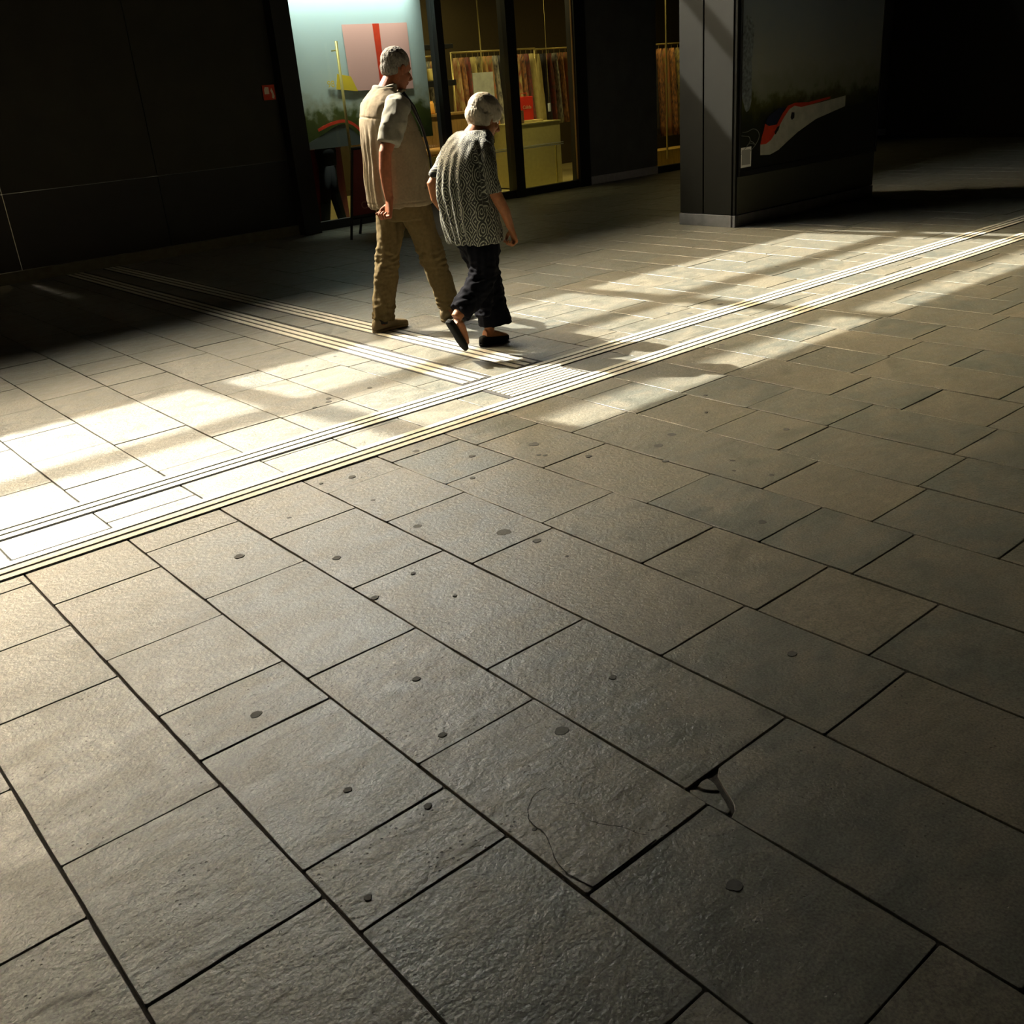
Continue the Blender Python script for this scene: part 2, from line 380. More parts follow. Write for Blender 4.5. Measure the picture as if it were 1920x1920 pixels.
# loose flakes and the broken corner on two slabs
def flake(pts, z0, z1, name='stone_flake', cham=.002):
    cx = sum(p[0] for p in pts) / len(pts); cy = sum(p[1] for p in pts) / len(pts)
    s = stone_at(cx, cy); bm = bmesh.new(); L = s.location
    q = [(p[0] - L.x, p[1] - L.y) for p in pts]
    ar = sum(q[i][0] * q[(i + 1) % len(q)][1] - q[(i + 1) % len(q)][0] * q[i][1] for i in range(len(q)))
    if ar < 0: q = q[::-1]
    a = [bm.verts.new((*p, z1)) for p in q]; b = [bm.verts.new((*p, z0)) for p in q]
    bm.faces.new(a)
    for i in range(len(q)): j = (i + 1) % len(q); bm.faces.new((b[i], b[j], a[j], a[i]))
    o = fin(name, bm, M_stone, s); o['tone'] = s['tone']; o['rough_face'] = .35; return o
crack = [(1.265, 1.407), (1.232, 1.438), (1.205, 1.458), (1.182, 1.465), (1.155, 1.460), (1.135, 1.447), (1.118, 1.436), (1.106, 1.42), (1.097, 1.408), (1.094, 1.394), (1.092, 1.378), (1.094, 1.362),
         (1.089, 1.34), (1.079, 1.319), (1.068, 1.297), (1.056, 1.276), (1.048, 1.25), (1.045, 1.221), (1.049, 1.197), (1.053, 1.176), (1.057, 1.158), (1.148, 1.158), (1.256, 1.159), (1.234, 1.22), (1.23, 1.241), (1.206, 1.276), (1.19, 1.318), (1.205, 1.35), (1.235, 1.385)]
flake(crack, 0, .0020)
for q in ([(1.440, 1.216), (1.432, 1.205), (1.429, 1.165), (1.432, 1.128), (1.437, 1.102), (1.449, 1.103), (1.462, 1.125), (1.480, 1.158), (1.466, 1.172), (1.455, 1.19), (1.452, 1.205)],
          [(1.462, 1.212), (1.463, 1.196), (1.474, 1.178), (1.486, 1.166), (1.497, 1.185), (1.502, 1.204), (1.500, 1.215), (1.482, 1.217)]):
    bm = bmesh.new(); ar = sum(q[i][0] * q[(i + 1) % len(q)][1] - q[(i + 1) % len(q)][0] * q[i][1] for i in range(len(q))); q = q if ar > 0 else q[::-1]
    c0 = (sum(p[0] for p in q) / len(q), sum(p[1] for p in q) / len(q)); prism(bm, [(p[0] - c0[0], p[1] - c0[1]) for p in q], -.03, -.0035, .002)
    o = fin('stone_fragment', bm, M_stone, floor, (*c0, 0)); o['tone'] = .5; o['rough_face'] = .6
def crackline(pts, w):
    s = stone_at(*pts[len(pts) // 2]); A = spline(pts, 4); bm = bmesh.new(); l, r = [], []
    for i, a in enumerate(A):
        t = A[min(i + 1, len(A) - 1)] - A[max(i - 1, 0)]; t = t / np.hypot(*t); ww = w * TR.uniform(.35, 1) * min(1, i * .5 + .2, (len(A) - 1 - i) * .5 + .2)
        l.append((a[0] - t[1] * ww - s.location.x, a[1] + t[0] * ww - s.location.y)); r.append((a[0] + t[1] * ww - s.location.x, a[1] - t[0] * ww - s.location.y))
    L = [bm.verts.new((*p, .0026)) for p in l]; Q_ = [bm.verts.new((*p, .0026)) for p in r]
    for i in range(len(L) - 1): bm.faces.new((Q_[i], Q_[i + 1], L[i + 1], L[i]))
    fin('crack', bm, M_mortar, s)
crackline(crack[2:21], .0016); crackline([(1.256, 1.175), (1.24, 1.20), (1.232, 1.235), (1.206, 1.276), (1.19, 1.315)], .0014); crackline([(1.19, 1.381), (1.205, 1.377), (1.211, 1.365)], .0012)
# ------------------------------------------------------------------ trodden chewing gum on the slabs
gum = [(1.275, 3.285, .019), (1.523, 2.978, .017), (1.889, 2.977, .018), (2.079, 2.669, .029), (2.112, 2.516, .018), (1.643, 2.654, .010), (1.447, 2.605, .015), (1.258, 2.089, .013), (.838, 2.277, .017), (.852, 1.81, .011), (.959, 1.618, .011), (.696, 1.475, .009), (1.653, 1.679, .012), (1.382, 1.602, .020), (1.151, 1.817, .012), (1.271, .954, .018), (2.772, 1.992, .017), (3.148, 2.842, .024), (3.299, 2.894, .022), (2.807, 3.316, .026), (2.725, 3.191, .012), (2.74, 3.165, .012), (2.858, 3.0, .016), (2.521, 3.428, .016), (2.352, 3.21, .013), (2.392, 3.696, .017), (2.009, 3.655, .018), (1.875, 3.7, .010), (3.675, 2.524, .016), (3.171, 2.241, .013), (3.204, 2.467, .012), (3.115, 2.389, .009), (3.026, 2.691, .015), (2.092, 1.386, .015), (1.086, 1.377, .006), (1.116, 1.33, .005), (1.643, 2.408, .008), (2.097, 2.338, .007), (1.586, 3.463, .01), (1.921, 3.343, .012), (6.635, 5.747, .02), (6.106, 5.301, .018), (5.205, 4.59, .018), (5.271, 4.447, .024), (5.275, 4.189, .015), (4.716, 3.726, .02), (5.616, 4.456, .024), (6.969, 4.938, .022), (2.851, 4.818, .016), (2.585, 4.837, .018), (2.552, 4.781, .018), (2.444, 4.749, .014), (3.121, 5.661, .012), (2.878, 5.608, .012), (2.796, 5.531, .011), (3.868, 3.157, .012), (3.651, 2.976, .010)]
for x, y, r in gum:
    bm = bmesh.new(); q = []
    for i in range(14):
        a = 2 * PI * i / 14; rr = r * (1 + .22 * noise.noise((x * 9 + math.cos(a), y * 9 + math.sin(a), 0)) + TR.uniform(-.08, .08)); q.append((rr * math.cos(a), rr * math.sin(a) * .9))
    prism(bm, q, -.002, .0012, .0006); fin('gum_spot', bm, M_gum, floor, (x, y, 0))

# ------------------------------------------------------------------ white ribbed guide lines
def rib_set(root, name, axis, pos, a, b, w=.042):
    for p in pos:
        bm = bmesh.new()
        d = (a, b, p - w / 2, p + w / 2) if axis == 'x' else (p - w / 2, p + w / 2, a, b)
        box(bm, *d, .001, .0065, bev=.0018); fin(name, bm, M_rib, root, wm=root.location)
def bed(root, d):
    bm = bmesh.new(); box(bm, *d, -.004, .0022); fin('dark_bed', bm, M_ribbase, root, wm=root.location)
ga = empty('tactile_guide_line', (4, 4.09, 0), label='long pair of white ribbed guide bands crossing the floor from left edge to right edge', cat='guide line')
for y0 in (3.792, 4.208):
    bed(ga, (-1.5, 13.5, y0 - .003, y0 + .166)); rib_set(ga, 'rib', 'x', [y0 + .0215 + .0575 * i for i in range(3)], -1.5, 13.5, .039)
gb = empty('tactile_guide_line', (3.5, 7, 0), label='pair of white ribbed guide bands passing under the man and ending at the junction', cat='guide line')
for x0 in (3.222, 3.632):
    y1 = 11.55; bed(gb, (x0 - .012, x0 + .195, 4.385, y1)); rib_set(gb, 'rib', 'y', [x0 + .020 + .063 * i for i in range(3)], 4.40, y1, .040)
gc = empty('tactile_junction_field', (3.5, 4.08, 0), label='small ribbed field filling the gap between the two long guide bands where the lines meet', cat='guide field')
bed(gc, (3.205, 3.812, 3.962, 4.202)); rib_set(gc, 'rib', 'x', [3.985 + .0385 * i for i in range(6)], 3.235, 3.795, .027)

# ------------------------------------------------------------------ shop front (back wall of the hall)
YW = 11.65
def S(name, d, m, bev=.003, **k): return bx(name, d, m, bev=bev, kind='structure', **k)
wb = empty('wall_back', (0, YW, 0), kind='structure'); WB = (0, YW, 0)
def P_(name, d, m, bev=.003, parent=None, wm=WB, **k): return bx(name, d, m, parent or wb, bev, wm, **k)
# dark clad bays on the left of the frame, plinth below
xs = [-4.0, -2.3, -.6, 1.1, 2.8, 4.48, 6.15]
for a, b in zip(xs, xs[1:]):
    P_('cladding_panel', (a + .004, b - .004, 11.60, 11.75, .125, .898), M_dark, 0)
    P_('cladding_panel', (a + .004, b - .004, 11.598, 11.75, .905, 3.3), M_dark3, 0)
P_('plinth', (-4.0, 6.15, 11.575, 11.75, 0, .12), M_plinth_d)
P_('corner_post', (6.16, 6.40, 11.45, 11.75, 0, 3.3), M_dark)
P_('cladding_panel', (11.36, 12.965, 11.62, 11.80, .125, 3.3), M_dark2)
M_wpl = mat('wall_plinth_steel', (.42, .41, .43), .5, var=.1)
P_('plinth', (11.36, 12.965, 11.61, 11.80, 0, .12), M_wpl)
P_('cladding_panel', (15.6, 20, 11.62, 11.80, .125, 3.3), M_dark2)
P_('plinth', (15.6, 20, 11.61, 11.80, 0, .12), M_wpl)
for i, (a, b) in enumerate(((-4, .5), (.5, 5), (5, 9.5), (9.5, 14), (14, 20))):
    P_('fascia_panel', (a + .004, b - .004, 11.55, 11.9, 3.305, 5.51), M_dark)
# windows
def window(n, x0, x1, split=(), name=None, sill=.105):
    w = empty('window_%d' % n, ((x0 + x1) / 2, YW, 0), kind='structure'); wm = w.location
    P_('sill_rail', (x0, x1, 11.60, 11.70, 0, sill), M_frame, parent=w, wm=wm); P_('head_rail', (x0, x1, 11.60, 11.70, 3.2, 3.3), M_frame, parent=w, wm=wm)
    e = [x0] + list(split) + [x1]
    for a, b in zip(e, e[1:]):
        bm = bmesh.new(); box(bm, a + .004, b - .004, 11.645, 11.655, sill, 3.2); fin('pane', bm, M_glass, w, wm=wm)
    return w, wm
w1, wm1 = window(1, 6.40, 8.60)
w2, wm2 = window(2, 8.71, 9.81)
w3, wm3 = window(3, 9.98, 11.12)
w4, wm4 = window(4, 12.97, 15.6, split=(13.25,))
P_('mullion', (8.60, 8.71, 11.56, 11.74, 0, 3.3), M_frame); P_('mullion', (9.81, 9.98, 11.56, 11.74, 0, 3.3), M_frame)
P_('mullion', (11.12, 11.35, 11.56, 11.74, 0, 3.3), M_frame)
P_('edge_strip', (13.235, 13.25, 11.635, 11.665, .2, 3.2), M_brass, wm=WB)
o = P_('edge_strip', (11.105, 11.12, 11.60, 11.63, .12, 3.2), M_wood); 
# brass bar put in for the reflection along the first window's door edge
bm = bmesh.new(); tube(bm, [(7.02, 11.52, .38), (7.02, 11.52, 2.2)], [.018, .018], n=10); 
for z in (.45, 2.1): tube(bm, [(7.02, 11.52, z), (7.02, 11.65, z)], [.009, .009], n=8)
fin('door_edge_glint', bm, M_brass, w1, smooth=True, wm=wm1)
# clerestory above the shop front: transoms, mullions, and the closed strip at its upper left
Z0, T1a, T1b, T2a, T2b, ZT = 5.51, 6.58, 6.77, 7.68, 7.91, 8.27
cl = empty('window_5', (3, 11.9, Z0), kind='structure'); cwm = cl.location
def K(name, d, m=M_frame): return bx(name, d, m, cl, 0, cwm)
for x in (-2.37, .82, 4.01, 7.20):      # the mullions lean a little to the left going up
    bm = bmesh.new(); q = [(x, Z0), (x + .20, Z0), (x + .04, ZT), (x - .16, ZT)]; flat_xz(bm, q, 11.92, .04); fin('mullion', bm, M_frame, cl, wm=cwm)
K('transom', (-2.5, 9.2, 11.88, 11.92, T1a, T1b)); K('transom', (-2.5, 9.2, 11.88, 11.92, T2a, T2b))
# unseen downstand beam added to darken the near floor, deeper towards the left
S('shade_trim_1', (-8, 2.15, 7.45, 7.75, 3.66, ZT), M_ceil, bev=0); S('shade_trim_2', (2.15, 20, 7.45, 7.75, 4.22, ZT), M_ceil, bev=0)

S('wall_back_upper_right', (9.2, 20, 11.7, 11.95, Z0, ZT), M_hall, bev=0); S('wall_back_upper_left', (-8, -2.5, 11.7, 11.95, Z0, ZT), M_hall, bev=0)
# hall shell
bm = bmesh.new(); prism(bm, [(-8, 9.26), (20, 9.905), (20, 11.58), (-8, 11.58)], 3.22, 3.30); o = fin('shade_trim_3', bm, M_dark); o['kind'] = 'structure'  # unseen canopy, added to end the sun patch and darken the shop side
S('ceiling', (-8, 20.2, -9, 11.95, ZT, ZT + .3), M_ceil, bev=0)
S('wall_right', (20, 20.2, -9, 11.95, -.1, ZT), M_hall, bev=0)
S('wall_front', (-8, 20, -9.2, -9, -.1, ZT), M_hall, bev=0)
S('wall_left', (-8.2, -8, -9, 11.95, -.1, ZT), M_hall, bev=0)
S('floor_hall_rest', (-8, 20, -9, 11.95, -.30, -.151), M_hall, bev=0)
S('wall_back_far_left', (-8, -4, 11.6, 11.9, -.15, 5.51), M_dark, bev=0)
area('clerestory_portal', (3.35, 11.97, (Z0 + ZT) / 2), (math.radians(90), 0, 0), 11.7, ZT - Z0, 1, (1, 1, 1), portal=True)

# ------------------------------------------------------------------ clad pillar at the right
pl = empty('pillar', (9.7, 7.0, 0), label='dark grey-green clad pillar with a steel plinth and a poster case, at the right', cat='pillar'); pw = pl.location
px1 = 11.2
def Q(name, d, m, bev=.004, **k): return bx(name, d, m, pl, bev, pw, **k)
Q('core', (8.60, px1 - .02, 6.66, 7.34, 0, ZT), M_black, 0)
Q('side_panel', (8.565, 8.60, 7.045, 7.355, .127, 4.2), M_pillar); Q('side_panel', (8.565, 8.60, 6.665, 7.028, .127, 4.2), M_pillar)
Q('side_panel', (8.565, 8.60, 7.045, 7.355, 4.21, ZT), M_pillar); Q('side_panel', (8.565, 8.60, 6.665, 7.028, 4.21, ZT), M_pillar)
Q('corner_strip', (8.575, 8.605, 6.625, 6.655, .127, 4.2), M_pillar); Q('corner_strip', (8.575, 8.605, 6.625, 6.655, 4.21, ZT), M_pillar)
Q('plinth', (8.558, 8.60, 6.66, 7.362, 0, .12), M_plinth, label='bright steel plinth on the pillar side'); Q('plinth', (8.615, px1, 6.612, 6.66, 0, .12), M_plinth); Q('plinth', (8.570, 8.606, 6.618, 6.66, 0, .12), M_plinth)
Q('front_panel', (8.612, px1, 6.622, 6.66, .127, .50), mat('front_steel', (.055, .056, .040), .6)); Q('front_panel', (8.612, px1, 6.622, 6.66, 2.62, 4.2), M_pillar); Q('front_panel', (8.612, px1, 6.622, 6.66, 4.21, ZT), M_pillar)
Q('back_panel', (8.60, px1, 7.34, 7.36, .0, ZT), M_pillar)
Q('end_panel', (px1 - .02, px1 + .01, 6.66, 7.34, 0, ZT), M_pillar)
# poster case on the front face
pc = empty('poster_case', (9.9, 6.62, .55), label='poster case on the pillar front, dark poster of a red and white train', cat='poster case'); pcw = pc.location
bm = bmesh.new()
for d in ((8.612, px1, 6.60, 6.622, .505, .56), (8.612, px1, 6.60, 6.622, 2.56, 2.62), (8.612, 8.632, 6.60, 6.622, .56, 2.56), (px1 - .02, px1, 6.60, 6.622, .56, 2.56)): box(bm, *d, bev=.002)
fin('case_frame', bm, M_black, pc, wm=pcw)
def poster_mat(name, kind):
    # flat printed picture: dusk meadow, hills, trees
    m = bpy.data.materials.new(name); m.use_nodes = True; n = m.node_tree.nodes; L = m.node_tree.links; b = n['Principled BSDF']
    g = n.new('ShaderNodeNewGeometry'); s = n.new('ShaderNodeSeparateXYZ'); L.new(g.outputs['Position'], s.inputs[0])
    nz = n.new('ShaderNodeTexNoise'); nz.inputs['Scale'].default_value = 9; nz.inputs['Detail'].default_value = 6; L.new(g.outputs['Position'], nz.inputs['Vector'])
    ml = n.new('ShaderNodeMath'); ml.operation = 'MULTIPLY_ADD'; ml.inputs[1].default_value = .45; L.new(nz.outputs[0], ml.inputs[0]); L.new(s.outputs[2], ml.inputs[2])
    cr = n.new('ShaderNodeValToRGB'); e = cr.color_ramp.elements
    rg = n.new('ShaderNodeMapRange'); L.new(ml.outputs[0], rg.inputs[0])
    if kind == 'train': rg.inputs[1].default_value = .75; rg.inputs[2].default_value = 2.6; stops = [(0, (.008, .008, .006)), (.28, (.012, .014, .006)), (.36, (.05, .055, .010)), (.41, (.16, .17, .12)), (.55, (.20, .21, .18)), (1, (.12, .16, .22))]
    else: rg.inputs[1].default_value = .9; rg.inputs[2].default_value = 3.2; stops = [(0, (.010, .012, .008)), (.18, (.03, .04, .006)), (.29, (.06, .07, .012)), (.34, (.30, .30, .22)), (.42, (.40, .44, .40)), (1, (.35, .45, .5))]
    e[0].position, e[0].color = stops[0][0], (*stops[0][1], 1); e[1].position, e[1].color = stops[-1][0], (*stops[-1][1], 1)
    for p_, c_ in stops[1:-1]: x = e.new(p_); x.color = (*c_, 1)
    L.new(rg.outputs[0], cr.inputs[0]); L.new(cr.outputs[0], b.inputs['Base Color']); b.inputs['Roughness'].default_value = .35
    return m
M_post = poster_mat('train_poster_print', 'train'); M_post2 = poster_mat('mountain_poster_print', 'hill')
bx('poster_sheet', (8.632, px1 - .02, 6.612, 6.618, .56, 2.56), M_post, pc, 0, pcw)
def fig(parent, wm, name, pts, y, m, k=4, closed=True, t=.002):
    q = pts
    if k: 
        A = spline(pts + [pts[0]], k); q = [tuple(a) for a in A[:-1]]
    bm = bmesh.new(); flat_xz(bm, q, y, t); return fin(name, bm, m, parent, wm=wm)
M_pwhite = mat('print_pale_grey', (.40, .40, .33), .4, var=.15, scale=12); M_pblue = mat('print_deep_blue', (.015, .018, .040), .3); M_pred = mat('print_red', (.50, .035, .010), .4, var=.15, scale=14)
M_pline = mat('print_grey_line', (.16, .17, .15), .4); M_pice = mat('print_ice_grey', (.12, .14, .15), .4, var=.6, scale=30)
fig(pc, pcw, 'train_body', [(8.964, .79), (8.968, .682), (9.134, .671), (9.282, .704), (9.429, .771), (9.62, .855), (9.95, .96), (10.5, 1.05), (10.5, 1.16), (10.0, 1.12), (9.66, 1.10), (9.54, 1.122), (9.45, 1.095), (9.348, 1.011), (9.251, .909), (9.145, .818), (9.06, .79)], 6.611, M_pwhite, 0)
fig(pc, pcw, 'train_stripe', [(8.964, .785), (8.987, .863), (9.021, .928), (9.036, .984), (9.101, .955), (9.239, .960), (9.327, 1.055), (9.426, 1.130), (9.55, 1.150), (9.8, 1.14), (10.2, 1.17), (10.2, 1.15), (9.8, 1.11), (9.66, 1.10), (9.54, 1.122), (9.45, 1.095), (9.348, 1.011), (9.251, .909), (9.145, .818), (9.06, .785)], 6.6105, M_pred, 0, t=.003)
fig(pc, pcw, 'train_windscreen', [(9.04, .990), (9.101, .958), (9.225, .962), (9.318, 1.058), (9.38, 1.118), (9.277, 1.12), (9.15, 1.075), (9.07, 1.04)], 6.610, M_pblue, 0, t=.004)
fig(pc, pcw, 'train_headlamp', [(9.197, .887), (9.245, .935), (9.285, .945), (9.265, .905), (9.217, .864)], 6.610, M_black, 0, t=.005)
fig(pc, pcw, 'train_headlamp', [(9.478, 1.01), (9.496, 1.058), (9.54, 1.055), (9.54, 1.005), (9.50, .985)], 6.610, M_black, 0, t=.005)
fig(pc, pcw, 'frost_patch', [(8.64, 1.30), (8.68, 1.18), (8.72, 1.12), (8.78, 1.16), (8.80, 1.3), (8.79, 1.6), (8.82, 1.9), (8.70, 2.0), (8.64, 1.8)], 6.611, M_pice, 2)
def line_xz(parent, wm, name, pts, y, w, m):
    A = spline(pts, 5); bm = bmesh.new(); l, r = [], []
    for i, a in enumerate(A):
        t = A[min(i + 1, len(A) - 1)] - A[max(i - 1, 0)]; t = t / np.hypot(*t); l.append((a[0] - t[1] * w, a[1] + t[0] * w)); r.append((a[0] + t[1] * w, a[1] - t[0] * w))
    flat_xz(bm, l + r[::-1], y, .003); return fin(name, bm, m, parent, wm=wm)
for pts in ([(8.66, .93), (8.74, .93), (8.84, .95), (8.92, .92), (8.94, .86), (8.88, .79), (8.78, .73)], [(8.64, .90), (8.71, .89), (8.77, .88), (8.79, .84), (8.74, .79), (8.65, .74)],
            [(8.74, .80), (8.80, .815), (8.86, .80)], [(8.79, .84), (8.84, .82), (8.88, .79)], [(8.63, .72), (8.72, .735), (8.80, .73)]):
    line_xz(pc, pcw, 'printed_track_line', pts, 6.611, .0028, M_pline)
fig(pc, pcw, 'white_label', [(8.637, .588), (8.812, .588), (8.812, .783), (8.637, .783)], 6.6105, M_white, 0)
fig(pc, pcw, 'label_field', [(8.655, .612), (8.795, .612), (8.795, .76), (8.655, .76)], 6.6085, mat('label_grey', (.30, .30, .28), .6), 0)

# ------------------------------------------------------------------ inside the shop
S('wall_shop_back', (3.5, 20, 15.2, 15.35, 0, 3.3), M_shopwall, bev=0); S('ceiling_shop', (-4, 20, 11.9, 15.35, 3.3, 3.4), M_shopwall, bev=0)
S('wall_shop_right', (19.9, 20.1, 11.9, 15.35, 0, 3.3), M_shopwall, bev=0); S('wall_shop_left', (5.9, 6.0, 11.8, 15.2, 0, 3.3), M_shopwall, bev=0)
S('floor_shop', (6, 20, 11.70, 15.2, -.009, .012), M_shopfloor, bev=0)
area('shop_light', (9.9, 11.80, 3.25), (math.radians(12), 0, 0), 3.2, .1, 24, (1, .82, .42), spread=80); area('shop_light', (9.9, 14.0, 3.25), (0, 0, 0), 3.2, .8, 42, (1, .82, .42)); area('shop_light', (13.9, 12.2, 3.25), (math.radians(10), 0, 0), 2.2, .3, 24, (1, .74, .30)); area('shop_light', (7.3, 12.3, 3.25), (math.radians(10), 0, 0), 1.6, .3, 14, (1, .82, .42)); area('poster_fill', (7.4, 11.72, 3.18), (math.radians(4), 0, 0), 2.0, .04, 40, (.9, 1, .92), spread=50)  # the narrow cool lamp is added only to brighten the window poster
# display block with red gift bag
db = empty('display_plinth', (10.9, 12.5, 0), label='cream display block standing behind the third window', cat='display block'); dw = db.location
bx('body', (10.50, 11.33, 12.20, 12.85, .03, .965), M_cream, db, .006, dw); bx('top_board', (10.49, 11.34, 12.19, 12.86, .965, .985), M_cream, db, .003, dw); bx('base', (10.53, 11.30, 12.23, 12.82, 0, .03), M_black, db, 0, dw)
bx('display_tray', (10.63, 11.05, 12.28, 12.6, .985, 1.02), mat('tray_gold', (.5, .40, .15), .4), cat='tray', label='flat cream tray lying under the red gift bag')
gbg = empty('gift_bag', (10.78, 12.45, 1.02), label='tall red paper gift bag standing on the display block', cat='bag'); gw_ = gbg.location
M_bag = mat('red_gift_bag', (.55, .025, .010), .5)
bx('bag_body', (10.67, 10.93, 12.36, 12.48, 1.02, 1.36), M_bag, gbg, .004, gw_)
def text(name, s, loc, size, m, parent=None, wm=None, rx=90, ext=.001):
    cu = bpy.data.curves.new(name, 'FONT'); cu.body = s; cu.size = size; cu.extrude = ext; cu.align_x = 'CENTER'
    o = bpy.data.objects.new('t', cu); C.objects.link(o); o.location = loc; o.rotation_euler = (math.radians(rx), 0, 0)
    bpy.context.view_layer.update(); dg = bpy.context.evaluated_depsgraph_get(); me = bpy.data.meshes.new_from_object(o.evaluated_get(dg)); me.transform(o.matrix_world)
    bpy.data.objects.remove(o)
    if wm is not None: me.transform(Matrix.Translation(-Vector(wm)))
    me.materials.clear(); return link(name, me, m, parent)
text('lettering', 'Calida', (10.80, 12.357, 1.185), .07, mat('gold_print', (.6, .38, .2), .5), gbg, gw_)
bm = bmesh.new()
for x in (10.74, 10.86): tube(bm, [(x, 12.42, 1.36), (x, 12.42, 1.41)], [.004, .004], n=6)
tube(bm, [(10.74, 12.42, 1.41), (10.86, 12.42, 1.41)], [.004, .004], n=6, ref=Vector((0, 0, 1))); fin('handle', bm, M_bag, gbg, wm=gw_)
bx('gift_box', (10.52, 10.63, 12.25, 12.5, .985, 1.17), mat('dark_box', (.05, .03, .02), .5, tone2=(.2, .12, .06), scale=40), cat='box', label='small dark patterned box beside the red gift bag')
# glass rail across the shop windows
sr = empty('display_shelf', (10.0, 11.95, .66), label='long thin glass display shelf with pale edges behind the second and third windows', cat='shelf'); sw = sr.location
bx('glass_board', (8.9, 11.05, 11.85, 12.10, .655, .665), glass_mat((.85, .9, .8)), sr, 0, sw); bx('edge_profile', (8.9, 11.05, 11.84, 11.852, .672, .682), M_white, sr, 0, sw); bx('edge_profile', (8.9, 11.05, 11.84, 11.852, .645, .657), M_white, sr, 0, sw)
for x in (8.95, 10.98): bx('shelf_leg', (x, x + .02, 11.95, 11.97, .012, .655), M_brass, sr, 0, sw)
# wooden counter behind the second window, with shelf above
wc = empty('wooden_counter', (8.9, 12.7, 0), label='wooden shop counter with a tan rail, behind the second window', cat='counter'); cw = wc.location
for i in range(5): bx('front_plank', (7.9 + i * .36 + .002, 7.9 + (i + 1) * .36 - .002, 12.42, 12.46, .78, 1.22), M_wood, wc, .002, cw)
bx('carcass', (7.9, 9.7, 12.46, 13.0, .012, 1.2), M_wood, wc, 0, cw); bx('counter_top', (7.88, 9.72, 12.40, 13.02, 1.20, 1.235), M_wood, wc, .004, cw)
bm = bmesh.new(); tube(bm, [(7.88, 12.36, .74), (9.72, 12.36, .74)], [.045, .045], n=14, ref=Vector((0, 0, 1))); fin('bumper_roll', bm, mat('tan_roll', (.55, .30, .10), .5), wc, smooth=True, wm=cw)
bx('kick_panel', (7.9, 9.7, 12.40, 12.46, .012, .66), M_cream, wc, .003, cw)
sh = empty('open_shelf', (8.9, 12.9, 1.3), label='dark open shelf above the wooden counter', cat='shelf'); shw = sh.location
bx('board', (7.95, 9.65, 12.6, 13.0, 1.60, 1.68), M_black, sh, .003, shw)
for x in (7.95, 9.60): bx('upright', (x, x + .05, 12.9, 13.0, 1.235, 2.4), M_black, sh, .003, shw)
bx('board', (7.95, 9.65, 12.6, 13.0, 2.1, 2.16), M_black, sh, .003, shw)
def pouch(name, x, y, z, w, h, d, m, lab, cat, grp=None, lean=0):
    bm = bmesh.new(); X, Y = Vector((1, 0, 0)), Vector((0, 1, 0))
    loft(bm, [((x, y, z), X, Y, w * .46, d * .45), ((x, y, z + h * .1), X, Y, w * .5, d * .5), ((x + lean, y, z + h * .75), X, Y, w * .47, d * .4), ((x + lean, y, z + h), X, Y, w * .42, d * .15)], 16, 4)
    return tag(fin(name, bm, m, smooth=True), lab, cat, grp)
pouch('tote_bag', 8.72, 12.62, 1.235, .24, .24, .14, mat('lime_bag', (.62, .55, .13), .5, var=.1), 'lime yellow bag on the wooden counter', 'bag')
pouch('storage_box', 8.95, 12.62, 1.235, .16, .29, .12, mat('grey_box', (.30, .32, .30), .6), 'grey upright packet on the wooden counter beside the lime bag', 'packet')
pouch('leather_purse', 9.12, 12.62, 1.235, .16, .18, .12, mat('amber_leather', (.70, .34, .06), .45), 'amber leather purse standing on the counter, nearest the window frame', 'bag')
pouch('olive_packet', 9.03, 12.75, 1.235, .14, .34, .1, mat('olive_packet', (.18, .17, .04), .6), 'olive packet standing behind the grey one on the counter', 'packet')
for i in range(9): pouch('folded_scarf', 8.1 + i * .17, 12.72, 1.68, .13, .14 + .03 * (i % 3), .12, mat('scarf%d' % i, [(.65, .5, .14), (.5, .4, .12), (.6, .52, .3)][i % 3], .7), 'folded %s scarf on the dark shelf above the counter, %s from the left' % (['yellow', 'ochre', 'pale'][i % 3], ORD[i]), 'scarf', 'folded scarves on the dark shelf')
# hanging garments: rails and clothes
def garment(x, y, ztop, w, h, m, seed, lab, grp, d=.10, i=0):
    lab = '%s %s, %s from the left' % (CN[mats_g.index(m)], lab, ORD[i])
    bm = bmesh.new(); X, Y = Vector((1, 0, 0)), Vector((0, 1, 0)); rr = random.Random(seed); rg = []
    for t in np.linspace(0, 1, 9):
        ww = w * (.35 + .65 * min(1, t * 5)) * (1 + .10 * t) * .5; rg.append(((x + rr.uniform(-.002, .002), y, ztop - h * t), X, Y, ww, d * (.3 + .5 * t)))
    loft(bm, rg, 24, 2.6)
    for v in bm.verts:
        a = noise.noise((v.co.x * 30 + seed, v.co.z * 3, v.co.y * 6)); v.co.y += a * .02; v.co.x += a * .008
    root = empty('hanging_garment', (x, y, ztop), label=lab, cat='garment', group=grp)
    fin('cloth', bm, m, root, smooth=True, wm=root.location)
    bm = bmesh.new(); tube(bm, [(x, y, ztop - .02), (x, y, ztop + .05), (x + .02, y, ztop + .075)], [.003] * 3, n=6); fin('hanger_hook', bm, M_brass, root, wm=root.location)
cols = [(.55, .45, .16), (.03, .025, .03), (.30, .05, .03), (.42, .33, .10), (.02, .02, .035), (.55, .24, .07), (.25, .22, .06), (.45, .42, .30), (.06, .05, .03), (.40, .10, .05), (.36, .30, .08)]
def patterned(i, c, c2): return mat('garment_cloth_%d' % i, c, .8, tone2=c2, scale=14 + 5 * (i % 3), stretch=(2, 2, .7))
mats_g = [patterned(i, c, cols[(i * 3 + 2) % 11]) for i, c in enumerate(cols)]
